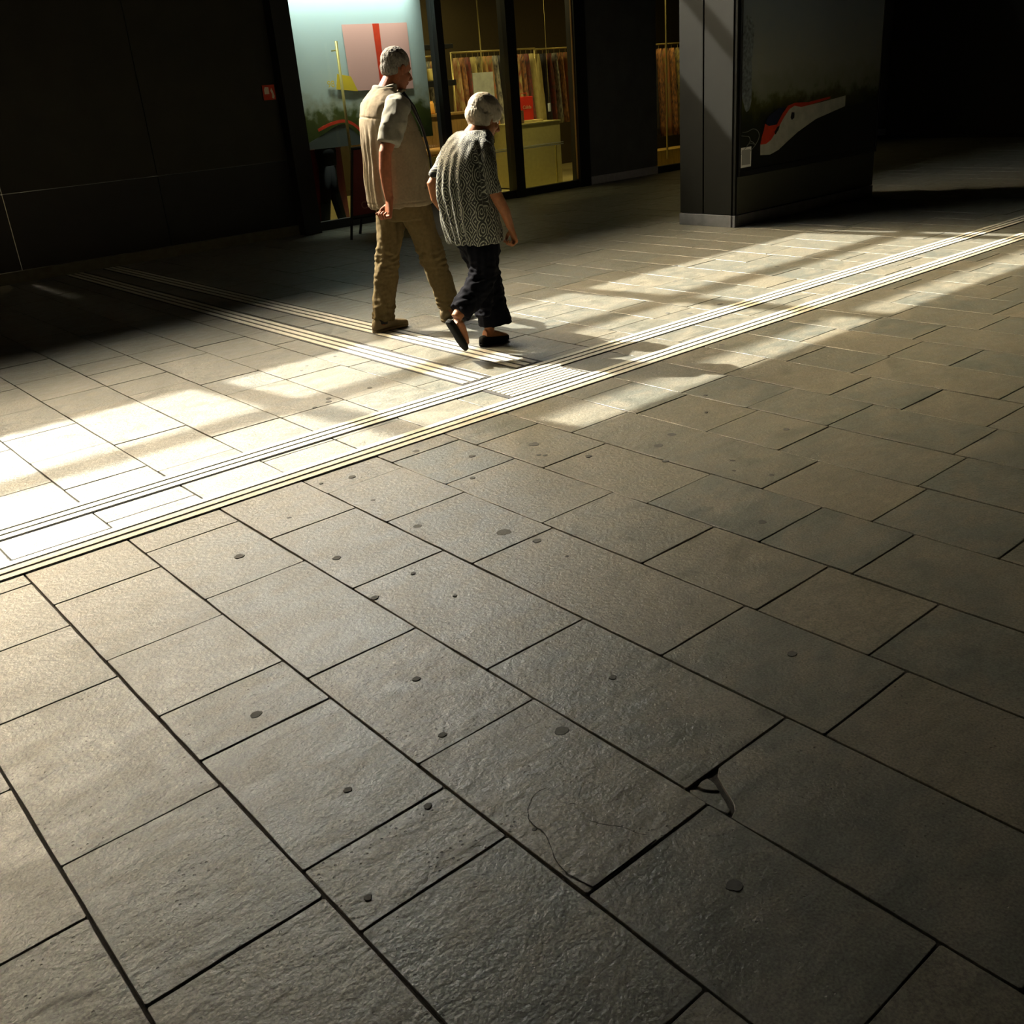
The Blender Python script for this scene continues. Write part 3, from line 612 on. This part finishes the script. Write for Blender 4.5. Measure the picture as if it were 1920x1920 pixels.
def rail(x0, x1, y, z, lab):
    r = empty('clothes_rail', ((x0 + x1) / 2, y, 0), label=lab, cat='clothes rail'); bm = bmesh.new(); tube(bm, [(x0, y, z), (x1, y, z)], [.014, .014], n=10, ref=Vector((0, 0, 1))); fin('bar', bm, M_brass, r, smooth=True, wm=r.location)
    for x in (x0, x1): bm = bmesh.new(); tube(bm, [(x, y, .012), (x, y, z + .01)], [.014, .014], n=10); fin('upright', bm, M_brass, r, smooth=True, wm=r.location)
rail(9.9, 11.6, 13.0, 2.05, 'brass clothes rail behind the cream display block')
for i in range(15):
    garment(9.98 + i * .11, 13.0, 1.98, .078, 1.0 + .22 * ((i * 5) % 4) / 3, mats_g[i % 11], i, 'garment on the rail behind the display block', 'garments on the rail behind the display block', d=.2, i=i)
rail(9.3, 10.4, 13.9, 2.05, 'brass clothes rail deep in the shop, left of the block')
for i in range(10): garment(9.36 + i * .105, 13.9, 1.98, .075, 1.15, mats_g[(i * 4 + 1) % 11], 40 + i, 'garment on the rear rail deep in the shop', 'garments on the rear rail', d=.2, i=i)
rail(11.95, 12.9, 13.4, 2.05, 'brass clothes rail at the right end of the shop window')
for i in range(7): garment(12.0 + i * .13, 13.4, 1.98, .085, 1.1, mats_g[(i * 5 + 3) % 11], 60 + i, 'garment on the rail at the window end', 'garments on the right rail', d=.2, i=i)
rail(13.0, 15.2, 12.9, 2.0, 'brass clothes rail behind the fourth window')
for i in range(12): garment(13.1 + i * .17, 12.9, 1.93, .125, 1.46, mats_g[(1, 4, 8, 1, 6)[i % 5]], 80 + i, 'garment on the rail behind the fourth window', 'garments behind the fourth window', d=.2, i=i)
bx('low_wooden_bench', (13.15, 15.0, 12.1, 12.5, .012, .30), mat('amber_wood', (.55, .36, .08), .5, var=.2, scale=6, stretch=(6, 6, .8)), cat='bench', label='low wooden bench standing behind the fourth window')
bx('picture_card', (10.05, 10.45, 12.70, 12.72, 1.30, 1.75), M_pwhite, cat='picture', label='pale picture card hanging at the upper left of the third window')
bx('card_chain', (10.24, 10.26, 12.705, 12.715, 1.75, 3.3), M_brass, cat='cord', label='thin cord holding up the pale picture card')
bx('tag_cord', (11.037, 11.043, 12.108, 12.112, 1.24, 3.3), M_brass, cat='cord', label='thin cord holding the small white hanging tag')
bx('white_tag', (11.02, 11.06, 12.1, 12.12, 1.12, 1.24), mat('lit_tag', (.8, .85, .8), .5), cat='tag', label='small white hanging tag at the right edge of the third window')
tag(bx('low_podium', (11.55, 12.7, 13.95, 14.35, .012, .62), M_cream), 'low cream podium deep in the shop, right of the display block', 'podium')
# left window: poster, red boards, dark figure built for a reflection in the glass
pb = empty('window_poster', (7.2, 11.78, 1.1), label='large landscape poster with trees and pale sky behind the first window', cat='poster'); pbw = pb.location
bx('poster_sheet', (6.42, 8.55, 11.80, 11.81, .98, 3.1), M_post2, pb, 0, pbw)
M_py = mat('print_yellow', (.62, .42, .02), .5); M_pp = mat('print_pink', (.60, .32, .28), .5); M_pg = mat('print_green', (.06, .08, .01), .5, var=.5, scale=20)
fig(pb, pbw, 'pink_field', [(7.32, 1.63), (8.3, 1.60), (8.3, 2.4), (7.30, 2.4)], 11.797, M_pp, 0)
fig(pb, pbw, 'yellow_field', [(7.10, 1.66), (7.42, 1.62), (7.34, 1.80), (7.14, 1.84)], 11.796, M_py, 0)
fig(pb, pbw, 'red_border', [(7.78, 1.60), (7.86, 1.59), (7.86, 2.4), (7.76, 2.4)], 11.795, M_pred, 0)
fig(pb, pbw, 'train_roof', [(6.62, 1.07), (6.85, 1.16), (7.05, 1.24), (7.2, 1.22), (7.4, 1.05), (7.7, .985), (6.5, .985)], 11.797, mat('print_shadow_grey', (.06, .065, .055), .5), 3)
line_xz(pb, pbw, 'train_stripe', [(6.75, 1.20), (6.95, 1.26), (7.15, 1.28), (7.3, 1.22), (7.5, 1.05), (7.8, .99)], 11.795, .018, M_pred)
text('numeral', '98', (7.03, 11.794, 1.69), .11, M_py, pb, pbw)
rb = tag(bx('advertising_board', (6.50, 6.82, 11.96, 12.0, .012, .97), M_dred), 'dark red board standing inside the first window by the corner post', 'board')
rb2 = tag(bx('advertising_board', (6.98, 7.14, 11.96, 12.0, .012, .97), M_dred), 'narrow dark red board inside the first window, right of the dark figure', 'board')
mq = empty('reflected_figure', (6.84, 11.86, .012), label='dark figure in black trousers and pale shoes, built for a reflection in the first window', cat='reflected_figure'); mqw = mq.location; M_mq = mat('matt_black_cloth', (.003, .003, .003), .95, spec=.05)
bm = bmesh.new()
for s in (-1, 1): tube(bm, [(6.86 + .02 * s, 11.88, .80), (6.84 + .06 * s, 11.88, .45), (6.84 + .13 * s, 11.87, .06)], [(.10, .08), (.075, .06), (.06, .05)], n=14)
hor(bm, [(.76, 6.86, 11.88, .13, .08), (.95, 6.86, 11.88, .15, .09), (.975, 6.86, 11.88, .14, .08)]); fin('trousers', bm, M_mq, mq, smooth=True, wm=mqw)
for s in (-1, 1):
    bm = bmesh.new(); ell(bm, Matrix(), (6.84 + .14 * s, 11.82, .045), (.045, .10, .033)); fin('shoe', bm, mat('pale_shoe', (.6, .55, .35), .5), mq, smooth=True, wm=mqw)
# red fire point sign on the cladding
fs = empty('fire_point_sign', (6.03, 11.58, 1.60), label='small square red fire point sign on the dark cladding at upper left', cat='sign'); fsw = fs.location
bx('plate', (5.955, 6.115, 11.577, 11.583, 1.60, 1.765), mat('sign_red', (.75, .06, .02), .4), fs, 0, fsw)
M_sw = mat('sign_white', (.85, .70, .50), .5)
fig(fs, fsw, 'pictogram', [(5.975, 1.665), (6.035, 1.665), (6.035, 1.74), (5.99, 1.745), (5.975, 1.72)], 11.5765, M_sw, 0)
fig(fs, fsw, 'pictogram', [(6.065, 1.62), (6.09, 1.61), (6.10, 1.64), (6.085, 1.70), (6.07, 1.73), (6.055, 1.70), (6.07, 1.66)], 11.5765, M_sw, 0)
# A-frame sign
af = empty('pavement_sign', (6.85, 10.5, 0), label='black A-frame pavement sign with dark red panel, standing behind the man', cat='sign'); afw = af.location
def leaf(y0, y1, sx=1.0):
    def at(x, z): t = z / 1.0; x = 6.95 + (x - 6.85) * sx if sx < 1 else x; return (x, y0 + (y1 - y0) * t, z)
    bm = bmesh.new()
    for xb, xt in ((6.20, 6.47), (7.50, 7.23)): tube(bm, [at(xb, 0), at(xt, 1.0)], [(.018, .014)] * 2, n=8)
    tube(bm, [at(6.46, 1.0), at(7.24, 1.0)], [(.018, .014)] * 2, n=8, ref=Vector((0, 0, 1))); tube(bm, [at(6.265, .24), at(7.435, .24)], [(.022, .014)] * 2, n=8, ref=Vector((0, 0, 1)))
    fin('frame', bm, M_black, af, wm=afw)
    bm = bmesh.new(); q = [at(6.27, .25), at(7.43, .25), at(7.22, .99), at(6.48, .99)]
    a = [bm.verts.new(p) for p in q]; b = [bm.verts.new((p[0], p[1] + .012, p[2])) for p in q]; bm.faces.new(a); bm.faces.new(b[::-1])
    for i in range(4): bm.faces.new((a[i], a[(i + 1) % 4], b[(i + 1) % 4], b[i]))
    fin('panel', bm, M_dred, af, wm=afw)
leaf(10.42, 10.58); leaf(10.80, 10.61, .6)
text('lettering', 'CALIDA', (6.64, 10.468, .325), .12, mat('sign_letter', (.30, .12, .08), .5), af, afw, rx=80)

# ------------------------------------------------------------------ people
def head(bm, c, s, pitch, yaw=0, age=1.0):
    M = Matrix.Translation(c) @ Matrix.Rotation(yaw, 4, 'Z') @ Matrix.Rotation(pitch, 4, 'Y') @ Matrix.Scale(s, 4)
    ell(bm, M, (-.012, 0, .028), (.097, .075, .090), 24); ell(bm, M, (.022, 0, -.030), (.066, .058, .088), 20)
    ell(bm, M, (.052, 0, -.088), (.028, .030, .026)); ell(bm, M, (.010, 0, -.070), (.058, .050, .040))
    ell(bm, M, (.068, 0, .022), (.024, .046, .014))
    for y in (-1, 1):
        ell(bm, M, (.060, .033 * y, -.025), (.024, .020, .022)); ell(bm, M, (-.004, .078 * y, -.008), (.020, .007, .033)); ell(bm, M, (-.012, .083 * y, .004), (.012, .006, .022))
    tube(bm, [M @ Vector(p) for p in ((.086, 0, .010), (.100, 0, -.012), (.112, 0, -.032), (.098, 0, -.042))], [.008 * s, .010 * s, .014 * s, .011 * s], n=10)
    for y in (-1, 1): ell(bm, M, (.098, .010 * y, -.038), (.011, .008, .008))
    ell(bm, M, (.083, 0, -.060), (.012, .022, .006)); ell(bm, M, (.081, 0, -.071), (.011, .019, .007))
    return M
def face_parts(M, root, wm):
    for y in (-1, 1):
        bm = bmesh.new(); ell(bm, M, (.070, .031 * y, .002), (.011, .012, .010), 14); e = fin('eye', bm, M_eye, root, smooth=True, wm=wm)
        bm = bmesh.new(); ell(bm, M, (.078, .031 * y, .002), (.004, .005, .005), 12); fin('iris', bm, M_iris, e, smooth=True, wm=wm)
def hand(bm, w, d, n, t, s=1.0, curl=(60, 80, 55), fist=True):
    # w wrist, d hand direction, n palm side, t thumb side
    d, n, t = (Vector(v).normalized() for v in (d, n, t)); w = Vector(w)
    loft(bm, [(w - d * .03 * s, t, n, .027 * s, .020 * s), (w + d * .01 * s, t, n, .030 * s, .019 * s), (w + d * .045 * s, t, n, .040 * s, .017 * s), (w + d * .085 * s, t, n, .041 * s, .014 * s), (w + d * .095 * s, t, n, .034 * s, .010 * s)], 16, 2.4)
    for i, (off, ln) in enumerate(((.030, .92), (.010, 1.0), (-.011, .95), (-.031, .78))):
        p = w + d * .082 * s + t * off * s; P = [p]; a = 0; rad = [.0105 * s]
        for ph, L in zip(curl, (.043, .027, .021)):
            a += math.radians(ph + 4 * i); p = p + (d * math.cos(a) + n * math.sin(a)) * L * ln * s; P.append(p); rad.append(rad[-1] - .0011 * s)
        tube(bm, P, rad, n=10, cap=1, ref=t)
    b = w + d * .022 * s + t * .026 * s
    tube(bm, [b, b + (d * .55 + t * .55 + n * .45).normalized() * .042 * s, b + (d * .55 + t * .55 + n * .45).normalized() * .042 * s + (d * .8 + n * .6).normalized() * .030 * s,
              b + (d * .55 + t * .55 + n * .45).normalized() * .042 * s + (d * .8 + n * .6).normalized() * .030 * s + (n * .8 - t * .5 + d * .2).normalized() * .025 * s], [.014 * s, .0125 * s, .011 * s, .009 * s], n=10, cap=1)
def shoe(root, wm, heel, L, pitch, m_up, m_sole, h=.075, name='shoe', open_top=False, yaw=0, wid=1.0, sole=.022):
    M = Matrix.Translation(heel) @ Matrix.Rotation(yaw, 4, 'Z') @ Matrix.Rotation(pitch, 4, 'Y')
    Y = M.to_3x3() @ Vector((0, 1, 0)); Z = M.to_3x3() @ Vector((0, 0, 1))
    st = [(.0, .018, .6), (.05, .030, .95), (.16, .034, 1.0), (.32, .033, .9), (.5, .036, .78), (.68, .044, .62), (.84, .042, .52), (.95, .030, .42), (1.0, .014, .30)]
    bm = bmesh.new(); loft(bm, [(M @ Vector((x * L, 0, sole / 2)), Y, Z, w * wid * 1.06, sole / 2) for x, w, _ in st], 18, 3.2); s = fin('sole', bm, m_sole, None, smooth=True, wm=wm)
    bm = bmesh.new(); loft(bm, [(M @ Vector((x * L, 0, sole * .6 + h * q * .5)), Y, Z, w * wid, h * q * .5) for x, w, q in st], 18, 2.5)
    u = fin(name, bm, m_up, root, smooth=True, wm=wm); s.parent = u
    return M, u

# ---- the man
MW = Vector((3.93, 5.90, 0)); man = empty('person', MW, label='tall man in khaki vest, grey short-sleeved shirt and khaki trousers, walking', cat='person')
bm = bmesh.new()
MH = head(bm, (4.035, 5.90, 1.705), 1.03, math.radians(16))
tube(bm, [(3.90, 5.90, 1.50), (3.93, 5.90, 1.58), (3.975, 5.90, 1.64), (4.01, 5.90, 1.69)], [(.085, .10), (.062, .068), (.057, .060), (.058, .058)], n=20)
hor(bm, [(.86, 3.95, 5.90, .11, .16), (1.1, 3.94, 5.90, .12, .16), (1.38, 3.90, 5.90, .12, .19), (1.50, 3.89, 5.90, .08, .17), (1.55, 3.90, 5.90, .06, .09)])
ar = [(3.86, 5.70, 1.49), (3.80, 5.66, 1.40), (3.735, 5.635, 1.30), (3.682, 5.625, 1.215), (3.668, 5.625, 1.12), (3.670, 5.63, 1.03), (3.678, 5.635, .93)]
tube(bm, ar, [.055, .050, .047, (.043, .040), (.042, .036), (.036, .031), (.028, .024)], n=18, cap=1)
hand(bm, (3.678, 5.637, .915), (-.22, .03, -1), (-.95, .25, .2), (.2, .95, 0), 1.12)
al = [(3.92, 6.10, 1.49), (3.96, 6.13, 1.38), (4.02, 6.15, 1.24), (4.10, 6.15, 1.12), (4.18, 6.14, 1.02)]
tube(bm, al, [.055, .050, .045, .038, .027], n=16, cap=1); hand(bm, (4.19, 6.14, 1.01), (.5, 0, -.8), (-.5, -.7, -.3), (.7, -.5, .4), 1.08)
for P, r in (([(3.98, 5.80, .86), (4.06, 5.80, .53), (4.19, 5.81, .11), (4.21, 5.81, .05)], [.075, .055, .040, .035]), ([(3.93, 5.99, .86), (3.83, 5.98, .52), (3.71, 5.97, .11), (3.70, 5.97, .05)], [.075, .055, .040, .035])): tube(bm, P, r, n=14)
body = solid('body', bm, .0042, M_skin_m, man, MW, 3)
face_parts(MH, man, MW)
# hair
bm = bmesh.new(); ell(bm, MH, (-.024, 0, .045), (.098, .082, .088), 28); ell(bm, MH, (-.055, 0, .0), (.060, .072, .07), 20)
solid('hair', bm, .005, M_hair_g, man, MW, 3, disp=lambda co: .004 * nzv(co, (90, 90, 40)))
# shirt: sleeves and collar
bm = bmesh.new()
tube(bm, [(3.90, 5.74, 1.50), (3.86, 5.685, 1.475), (3.80, 5.655, 1.40), (3.745, 5.635, 1.325), (3.722, 5.628, 1.268)], [(.085, .07), (.085, .07), (.083, .068), (.082, .070), (.080, .070)], n=22)
tube(bm, [(3.91, 6.06, 1.50), (3.93, 6.11, 1.46), (3.96, 6.135, 1.38), (4.01, 6.15, 1.27)], [(.08, .07), (.08, .068), (.077, .066), (.076, .066)], n=22)
hor(bm, [(.90, 3.95, 5.90, .17, .205), (1.38, 3.90, 5.90, .15, .20), (1.50, 3.885, 5.90, .105, .18), (1.56, 3.90, 5.90, .075, .10), (1.615, 3.925, 5.90, .070, .078)])
def d_shirt(co):
    return .013 * nzv(co, (17, 17, 7)) + .002 * nzv(co, (40, 40, 22)) + .004 * np.sin(co[:, 2] * 40 + 6 * nzv(co, (6, 6, 6))) * (np.abs(co[:, 2] - 1.33) < .06)
solid('shirt', bm, .006, M_shirt, man, MW, 3, disp=d_shirt)
# collar band
bm = bmesh.new(); X, Y, Z = Vector((1, 0, 0)), Vector((0, 1, 0)), Vector((0, 0, 1))
# vest
bm2 = bmesh.new()
vest = [(.855, 3.942, 5.90, .212, .252), (.90, 3.938, 5.90, .216, .257), (1.02, 3.938, 5.90, .214, .258), (1.15, 3.940, 5.90, .208, .255), (1.27, 3.925, 5.90, .198, .250), (1.37, 3.908, 5.90, .180, .243), (1.44, 3.895, 5.90, .158, .226), (1.50, 3.885, 5.90, .132, .198), (1.54, 3.888, 5.90, .115, .160), (1.575, 3.900, 5.90, .092, .115), (1.60, 3.915, 5.90, .082, .092)]
hor(bm2, [tuple(a) for a in spline(vest, 3)], 36, 2.5, turn=-20)
def d_vest(co):
    x, y, z = co[:, 0] - 3.93, co[:, 1] - 5.90, co[:, 2]; th = np.arctan2(y, x) + math.radians(20); th = np.where(th > PI, th - 2 * PI, th)
    back = np.clip(-np.cos(th) * 1.3, 0, 1); low = np.clip((1.42 - z) / .15, 0, 1)
    pl_ = np.sin(th * 20 + 2.5 * nzv(co, (3, 3, 2))) * .0075 * back * low                      # pleats hanging from the yoke
    f = .016 * nzv(co, (9, 9, 2.5), 5) * low + .005 * nzv(co, (18, 18, 8), 9) + .0015 * nzv(co, (44, 44, 30), 2)
    seam = -.005 * np.exp(-((z - 1.405 + .03 * np.cos(th)) / .005) ** 2) * back                                # yoke seam
    side = -.006 * np.exp(-((th + 2.05) / .025) ** 2) * (z < 1.38)
    chest = -.005 * np.exp(-((z - 1.325) / .005) ** 2) * np.clip(np.cos(th), 0, 1) * (th < 0)
    # slanting pocket slit on the right front
    u = x * .8 - (z - 1.03) * .22; slit = -.010 * np.exp(-((u - .055) / .006) ** 2) * (np.abs(z - 1.03) < .07) * (th < -.6) * (th > -1.9)
    hem = -.004 * np.exp(-((z - .885) / .004) ** 2)
    return pl_ + f + seam + side + chest + slit + hem
solid('vest', bm2, .0058, M_vest, man, MW, 3, disp=d_vest)
# dark open front edge of the vest (zip) with stand-up collar
bm = bmesh.new(); tube(bm, [(4.005, 5.83, 1.56), (4.06, 5.80, 1.47), (4.118, 5.80, 1.34), (4.165, 5.81, 1.15), (4.185, 5.82, .90)], [(.016, .022), (.014, .018), (.010, .012), (.008, .010), (.008, .010)], n=8); fin('zip_edge', bm, M_black2, man, smooth=True, wm=MW)
bm = bmesh.new(); rg = []
tube(bm, [(3.955 + .088 * math.cos(a), 5.90 + .098 * math.sin(a), 1.585 + .012 * math.cos(a) * -1) for a in np.linspace(-2.7 * .35, 2 * PI - 2.7 * 1.3, 16)], [(.008, .022)] * 16, n=8, ref=Vector((0, 0, 1)))
fin('collar', bm, M_vest, man, smooth=True, wm=MW)
# trousers
bm = bmesh.new()
hor(bm, [tuple(a) for a in spline([(.76, 3.965, 5.895, .135, .185), (.84, 3.96, 5.895, .150, .195), (.93, 3.955, 5.90, .155, .195), (.97, 3.95, 5.90, .15, .19)], 2)])
tube(bm, [(3.99, 5.81, .84), (4.02, 5.80, .72), (4.05, 5.795, .60), (4.072, 5.79, .52), (4.105, 5.795, .42), (4.145, 5.80, .30), (4.178, 5.81, .20), (4.205, 5.815, .115)], [(.118, .100), (.108, .095), (.096, .085), (.092, .080), (.088, .078), (.086, .078), (.086, .080), (.088, .082)], n=24)
tube(bm, [(3.93, 5.99, .84), (3.89, 5.985, .72), (3.855, 5.98, .60), (3.832, 5.98, .52), (3.80, 5.975, .40), (3.765, 5.97, .28), (3.738, 5.97, .18), (3.722, 5.97, .085)], [(.115, .100), (.106, .094), (.094, .085), (.090, .080), (.085, .076), (.082, .074), (.084, .076), (.088, .080)], n=24)
def folds(kz, cz, amp=1.0):
    def f(co):
        z = co[:, 2]; n1 = nzv(co, (9, 9, 4), 3); n2 = nzv(co, (20, 20, 46), 11); n3 = nzv(co, (26, 26, 7), 17)
        return amp * (.010 * n1 + .009 * n2 * (np.exp(-((z - kz) / .11) ** 2) + np.exp(-((z - cz) / .09) ** 2) + .25) + .011 * n3)
    return f
solid('trousers', bm, .0055, M_khaki, man, MW, 3, disp=folds(.48, .13))
for P in ([(4.20, 5.815, .14), (4.205, 5.815, .065)], [(3.715, 5.97, .12), (3.708, 5.97, .06)]):
    bm = bmesh.new(); tube(bm, P, [(.046, .042), (.046, .040)], n=16); fin('sock', bm, M_sock, man, smooth=True, wm=MW)
shoe(man, MW, (3.632, 5.972, .004), .292, 0, M_shoe, M_sole, h=.088)
shoe(man, MW, (4.13, 5.815, .004), .292, math.radians(-8), M_shoe, M_sole, h=.088)

# black shoulder bag at the man's far hip
bg = empty('shoulder_bag', (4.33, 6.1, .6), label='slim black bag carried low in front of the man, showing beyond his thigh', cat='bag'); bgw = bg.location
bm = bmesh.new(); loft(bm, [((4.335, 6.12, .58), X, Y, .060, .10), ((4.325, 6.12, .62), X, Y, .070, .12), ((4.285, 6.12, .80), X, Y, .070, .12), ((4.27, 6.12, .86), X, Y, .055, .11)], 20, 4); fin('bag_body', bm, M_black2, bg, smooth=True, wm=bgw)
bm = bmesh.new(); tube(bm, [(4.30, 6.12, .85), (4.28, 6.13, .91), (4.235, 6.13, .945), (4.235, 6.13, .90), (4.25, 6.12, .85)], [(.005, .010)] * 5, n=8); fin('strap', bm, M_black2, bg, smooth=True, wm=bgw)

# ---- the woman
WW = Vector((3.85, 4.92, 0)); wo = empty('person', WW, label='white-haired woman in black and white patterned blouse and wide navy trousers, walking', cat='person')
bm = bmesh.new()
WH = head(bm, (3.955, 4.915, 1.386), .99, math.radians(25), math.radians(-8))
tube(bm, [(3.84, 4.92, 1.26), (3.875, 4.92, 1.315), (3.915, 4.92, 1.35), (3.945, 4.92, 1.38)], [(.08, .085), (.055, .058), (.050, .052), (.050, .052)], n=20)
hor(bm, [(.72, 3.80, 4.92, .09, .13), (1.0, 3.78, 4.92, .09, .14), (1.20, 3.80, 4.92, .08, .13), (1.27, 3.84, 4.92, .05, .08)])
ra = [(3.828, 4.805, 1.215), (3.810, 4.735, 1.14), (3.812, 4.72, 1.02), (3.838, 4.712, .95), (3.888, 4.71, .86), (3.930, 4.72, .765)]
tube(bm, ra, [.042, .040, .039, (.037, .036), (.033, .030), (.024, .021)], n=18, cap=1)
hand(bm, (3.934, 4.72, .755), (.32, 0, -1), (-.85, .35, -.2), (.35, .95, .1), .94, curl=(50, 75, 50))
la = [(3.80, 5.045, 1.215), (3.745, 5.11, 1.13), (3.675, 5.13, 1.035), (3.69, 5.13, .95), (3.74, 5.12, .86)]
tube(bm, la, [.036, .036, (.037, .036), (.034, .031), .023], n=18, cap=1); hand(bm, (3.745, 5.12, .85), (.4, 0, -1), (-.5, -.8, 0), (.8, -.5, 0), .92)
tube(bm, [(3.80, 4.99, .80), (3.92, 5.0, .46), (3.925, 5.0, .15), (3.915, 5.0, .075)], [.07, .05, .036, .033], n=14)
tube(bm, [(3.79, 4.85, .80), (3.79, 4.83, .50), (3.60, 4.82, .34), (3.525, 4.82, .275)], [.07, .05, .040, .034], n=14)
# bare feet seen above the slippers
tube(bm, [(3.875, 5.0, .075), (3.915, 5.0, .07), (3.965, 5.0, .058), (4.02, 5.0, .042), (4.055, 5.0, .035)], [(.030, .026), (.030, .032), (.026, .034), (.018, .036), (.012, .028)], n=14, ref=Z)
FM = Matrix.Translation((3.475, 4.82, .262)) @ Matrix.Rotation(math.radians(60), 4, 'Y')
tube(bm, [FM @ Vector(p) for p in ((.028, 0, .036), (.06, 0, .046), (.10, 0, .042), (.16, 0, .026), (.20, 0, .02))], [.028, .032, .030, .026, .016], n=14, ref=Y)
solid('body', bm, .0040, M_skin_w, wo, WW, 3)
face_parts(WH, wo, WW)
bm = bmesh.new(); ell(bm, WH, (-.022, 0, .046), (.108, .092, .092), 30); ell(bm, WH, (-.055, 0, .005), (.075, .084, .075), 24); ell(bm, WH, (-.045, 0, -.035), (.055, .066, .055), 20); ell(bm, WH, (.052, 0, .070), (.045, .062, .035), 18)
for s in (-1, 1): ell(bm, WH, (.015, .070 * s, .026), (.052, .024, .044), 16); ell(bm, WH, (-.030, .072 * s, -.01), (.040, .020, .05), 16)
def d_hair(co):
    return .004 * nzv(co, (22, 22, 12)) + .0022 * nzv(co, (130, 130, 40)) + .0015 * nzv(co, (90, 90, 90))
solid('hair', bm, .0042, M_hair_w, wo, WW, 2, disp=d_hair)
# blouse
bm = bmesh.new()
bl = [(.685, 3.802, 4.92, .128, .178), (.72, 3.798, 4.92, .132, .182), (.85, 3.780, 4.92, .136, .188), (1.0, 3.772, 4.92, .136, .188), (1.12, 3.783, 4.92, .130, .184), (1.20, 3.80, 4.92, .120, .176), (1.26, 3.825, 4.92, .106, .162), (1.30, 3.845, 4.92, .095, .135), (1.325, 3.862, 4.92, .078, .095)]
hor(bm, [tuple(a) for a in spline(bl, 3)], 36, 2.4, turn=10)
tube(bm, [(3.835, 4.81, 1.25), (3.825, 4.768, 1.215), (3.808, 4.735, 1.13), (3.808, 4.722, 1.04), (3.820, 4.716, .975)], [(.058, .056), (.056, .055), (.052, .050), (.050, .048), (.050, .047)], n=22)
tube(bm, [(3.82, 5.04, 1.25), (3.795, 5.085, 1.21), (3.745, 5.115, 1.13), (3.700, 5.13, 1.065)], [(.056, .055), (.055, .054), (.050, .048), (.047, .045)], n=22)
def d_bl(co):
    low = np.clip((1.25 - co[:, 2]) / .2, 0, 1); x, y = co[:, 0] - 3.79, co[:, 1] - 4.92; th = np.arctan2(y, x)
    return .016 * nzv(co, (10, 10, 3.5), 4) * low + .006 * nzv(co, (24, 24, 12), 8) + .007 * np.sin(th * 15 + 3 * nzv(co, (4, 4, 2))) * low * np.clip(-np.cos(th), 0, 1) + .003 * nzv(co, (30, 30, 14))
def a_bl(co):
    x, y, z = co[:, 0] - (3.79 + .0), co[:, 1] - 4.92, co[:, 2]; th = np.arctan2(y, x)
    u = (th / (2 * PI)) * 1.12; v = z + np.clip((z - 1.10) / .15, 0, 1) * np.clip(.19 - np.hypot(x, y), 0, 1)
    arm = (np.hypot(co[:, 0] - 3.812, co[:, 1] - 4.724) < .068) & (y < -.13) & (z > .9) & (z < 1.255); th2 = np.arctan2(co[:, 1] - 4.724, co[:, 0] - 3.812); u[arm] = (th2[arm] / (2 * PI)) * .42 + .03
    return np.stack([u, v, np.zeros_like(u)], 1)
solid('blouse', bm, .0055, M_blouse, wo, WW, 3, disp=d_bl, attr=a_bl)
# trousers
bm = bmesh.new()
hor(bm, [tuple(a) for a in spline([(.54, 3.87, 4.92, .045, .09), (.62, 3.84, 4.92, .095, .145), (.70, 3.81, 4.92, .112, .155), (.78, 3.80, 4.92, .105, .150)], 2)])
tube(bm, [(3.83, 4.985, .69), (3.885, 4.995, .60), (3.925, 5.0, .50), (3.945, 5.0, .40), (3.955, 5.0, .30), (3.962, 5.0, .20), (3.970, 5.0, .135)], [(.098, .085), (.102, .09), (.095, .085), (.090, .082), (.094, .086), (.104, .096), (.115, .106)], n=26)
tube(bm, [(3.80, 4.86, .69), (3.80, 4.845, .62), (3.795, 4.835, .53), (3.755, 4.83, .455), (3.68, 4.825, .395), (3.60, 4.82, .335), (3.555, 4.82, .300)], [(.095, .088), (.098, .09), (.092, .085), (.086, .082), (.080, .078), (.076, .076), (.076, .078)], n=26)
tube(bm, [(3.82, 4.87, .45), (3.80, 4.86, .34), (3.76, 4.85, .235)], [(.06, .06), (.05, .06), (.035, .06)], n=16)
solid('trousers', bm, .0055, M_navy, wo, WW, 3, disp=folds(.47, .30, 1.0))
shoe(wo, WW, (3.835, 5.0, .002), .235, 0, M_bsole, M_bsole, h=.052, name='slipper', sole=.026, wid=.92)
shoe(wo, WW, (3.452, 4.82, .262), .235, math.radians(60), M_bsole, M_bsole, h=.030, name='slipper', sole=.020, wid=.92)
for o in stone_objs:
    if '_b' in o: del o['_b']
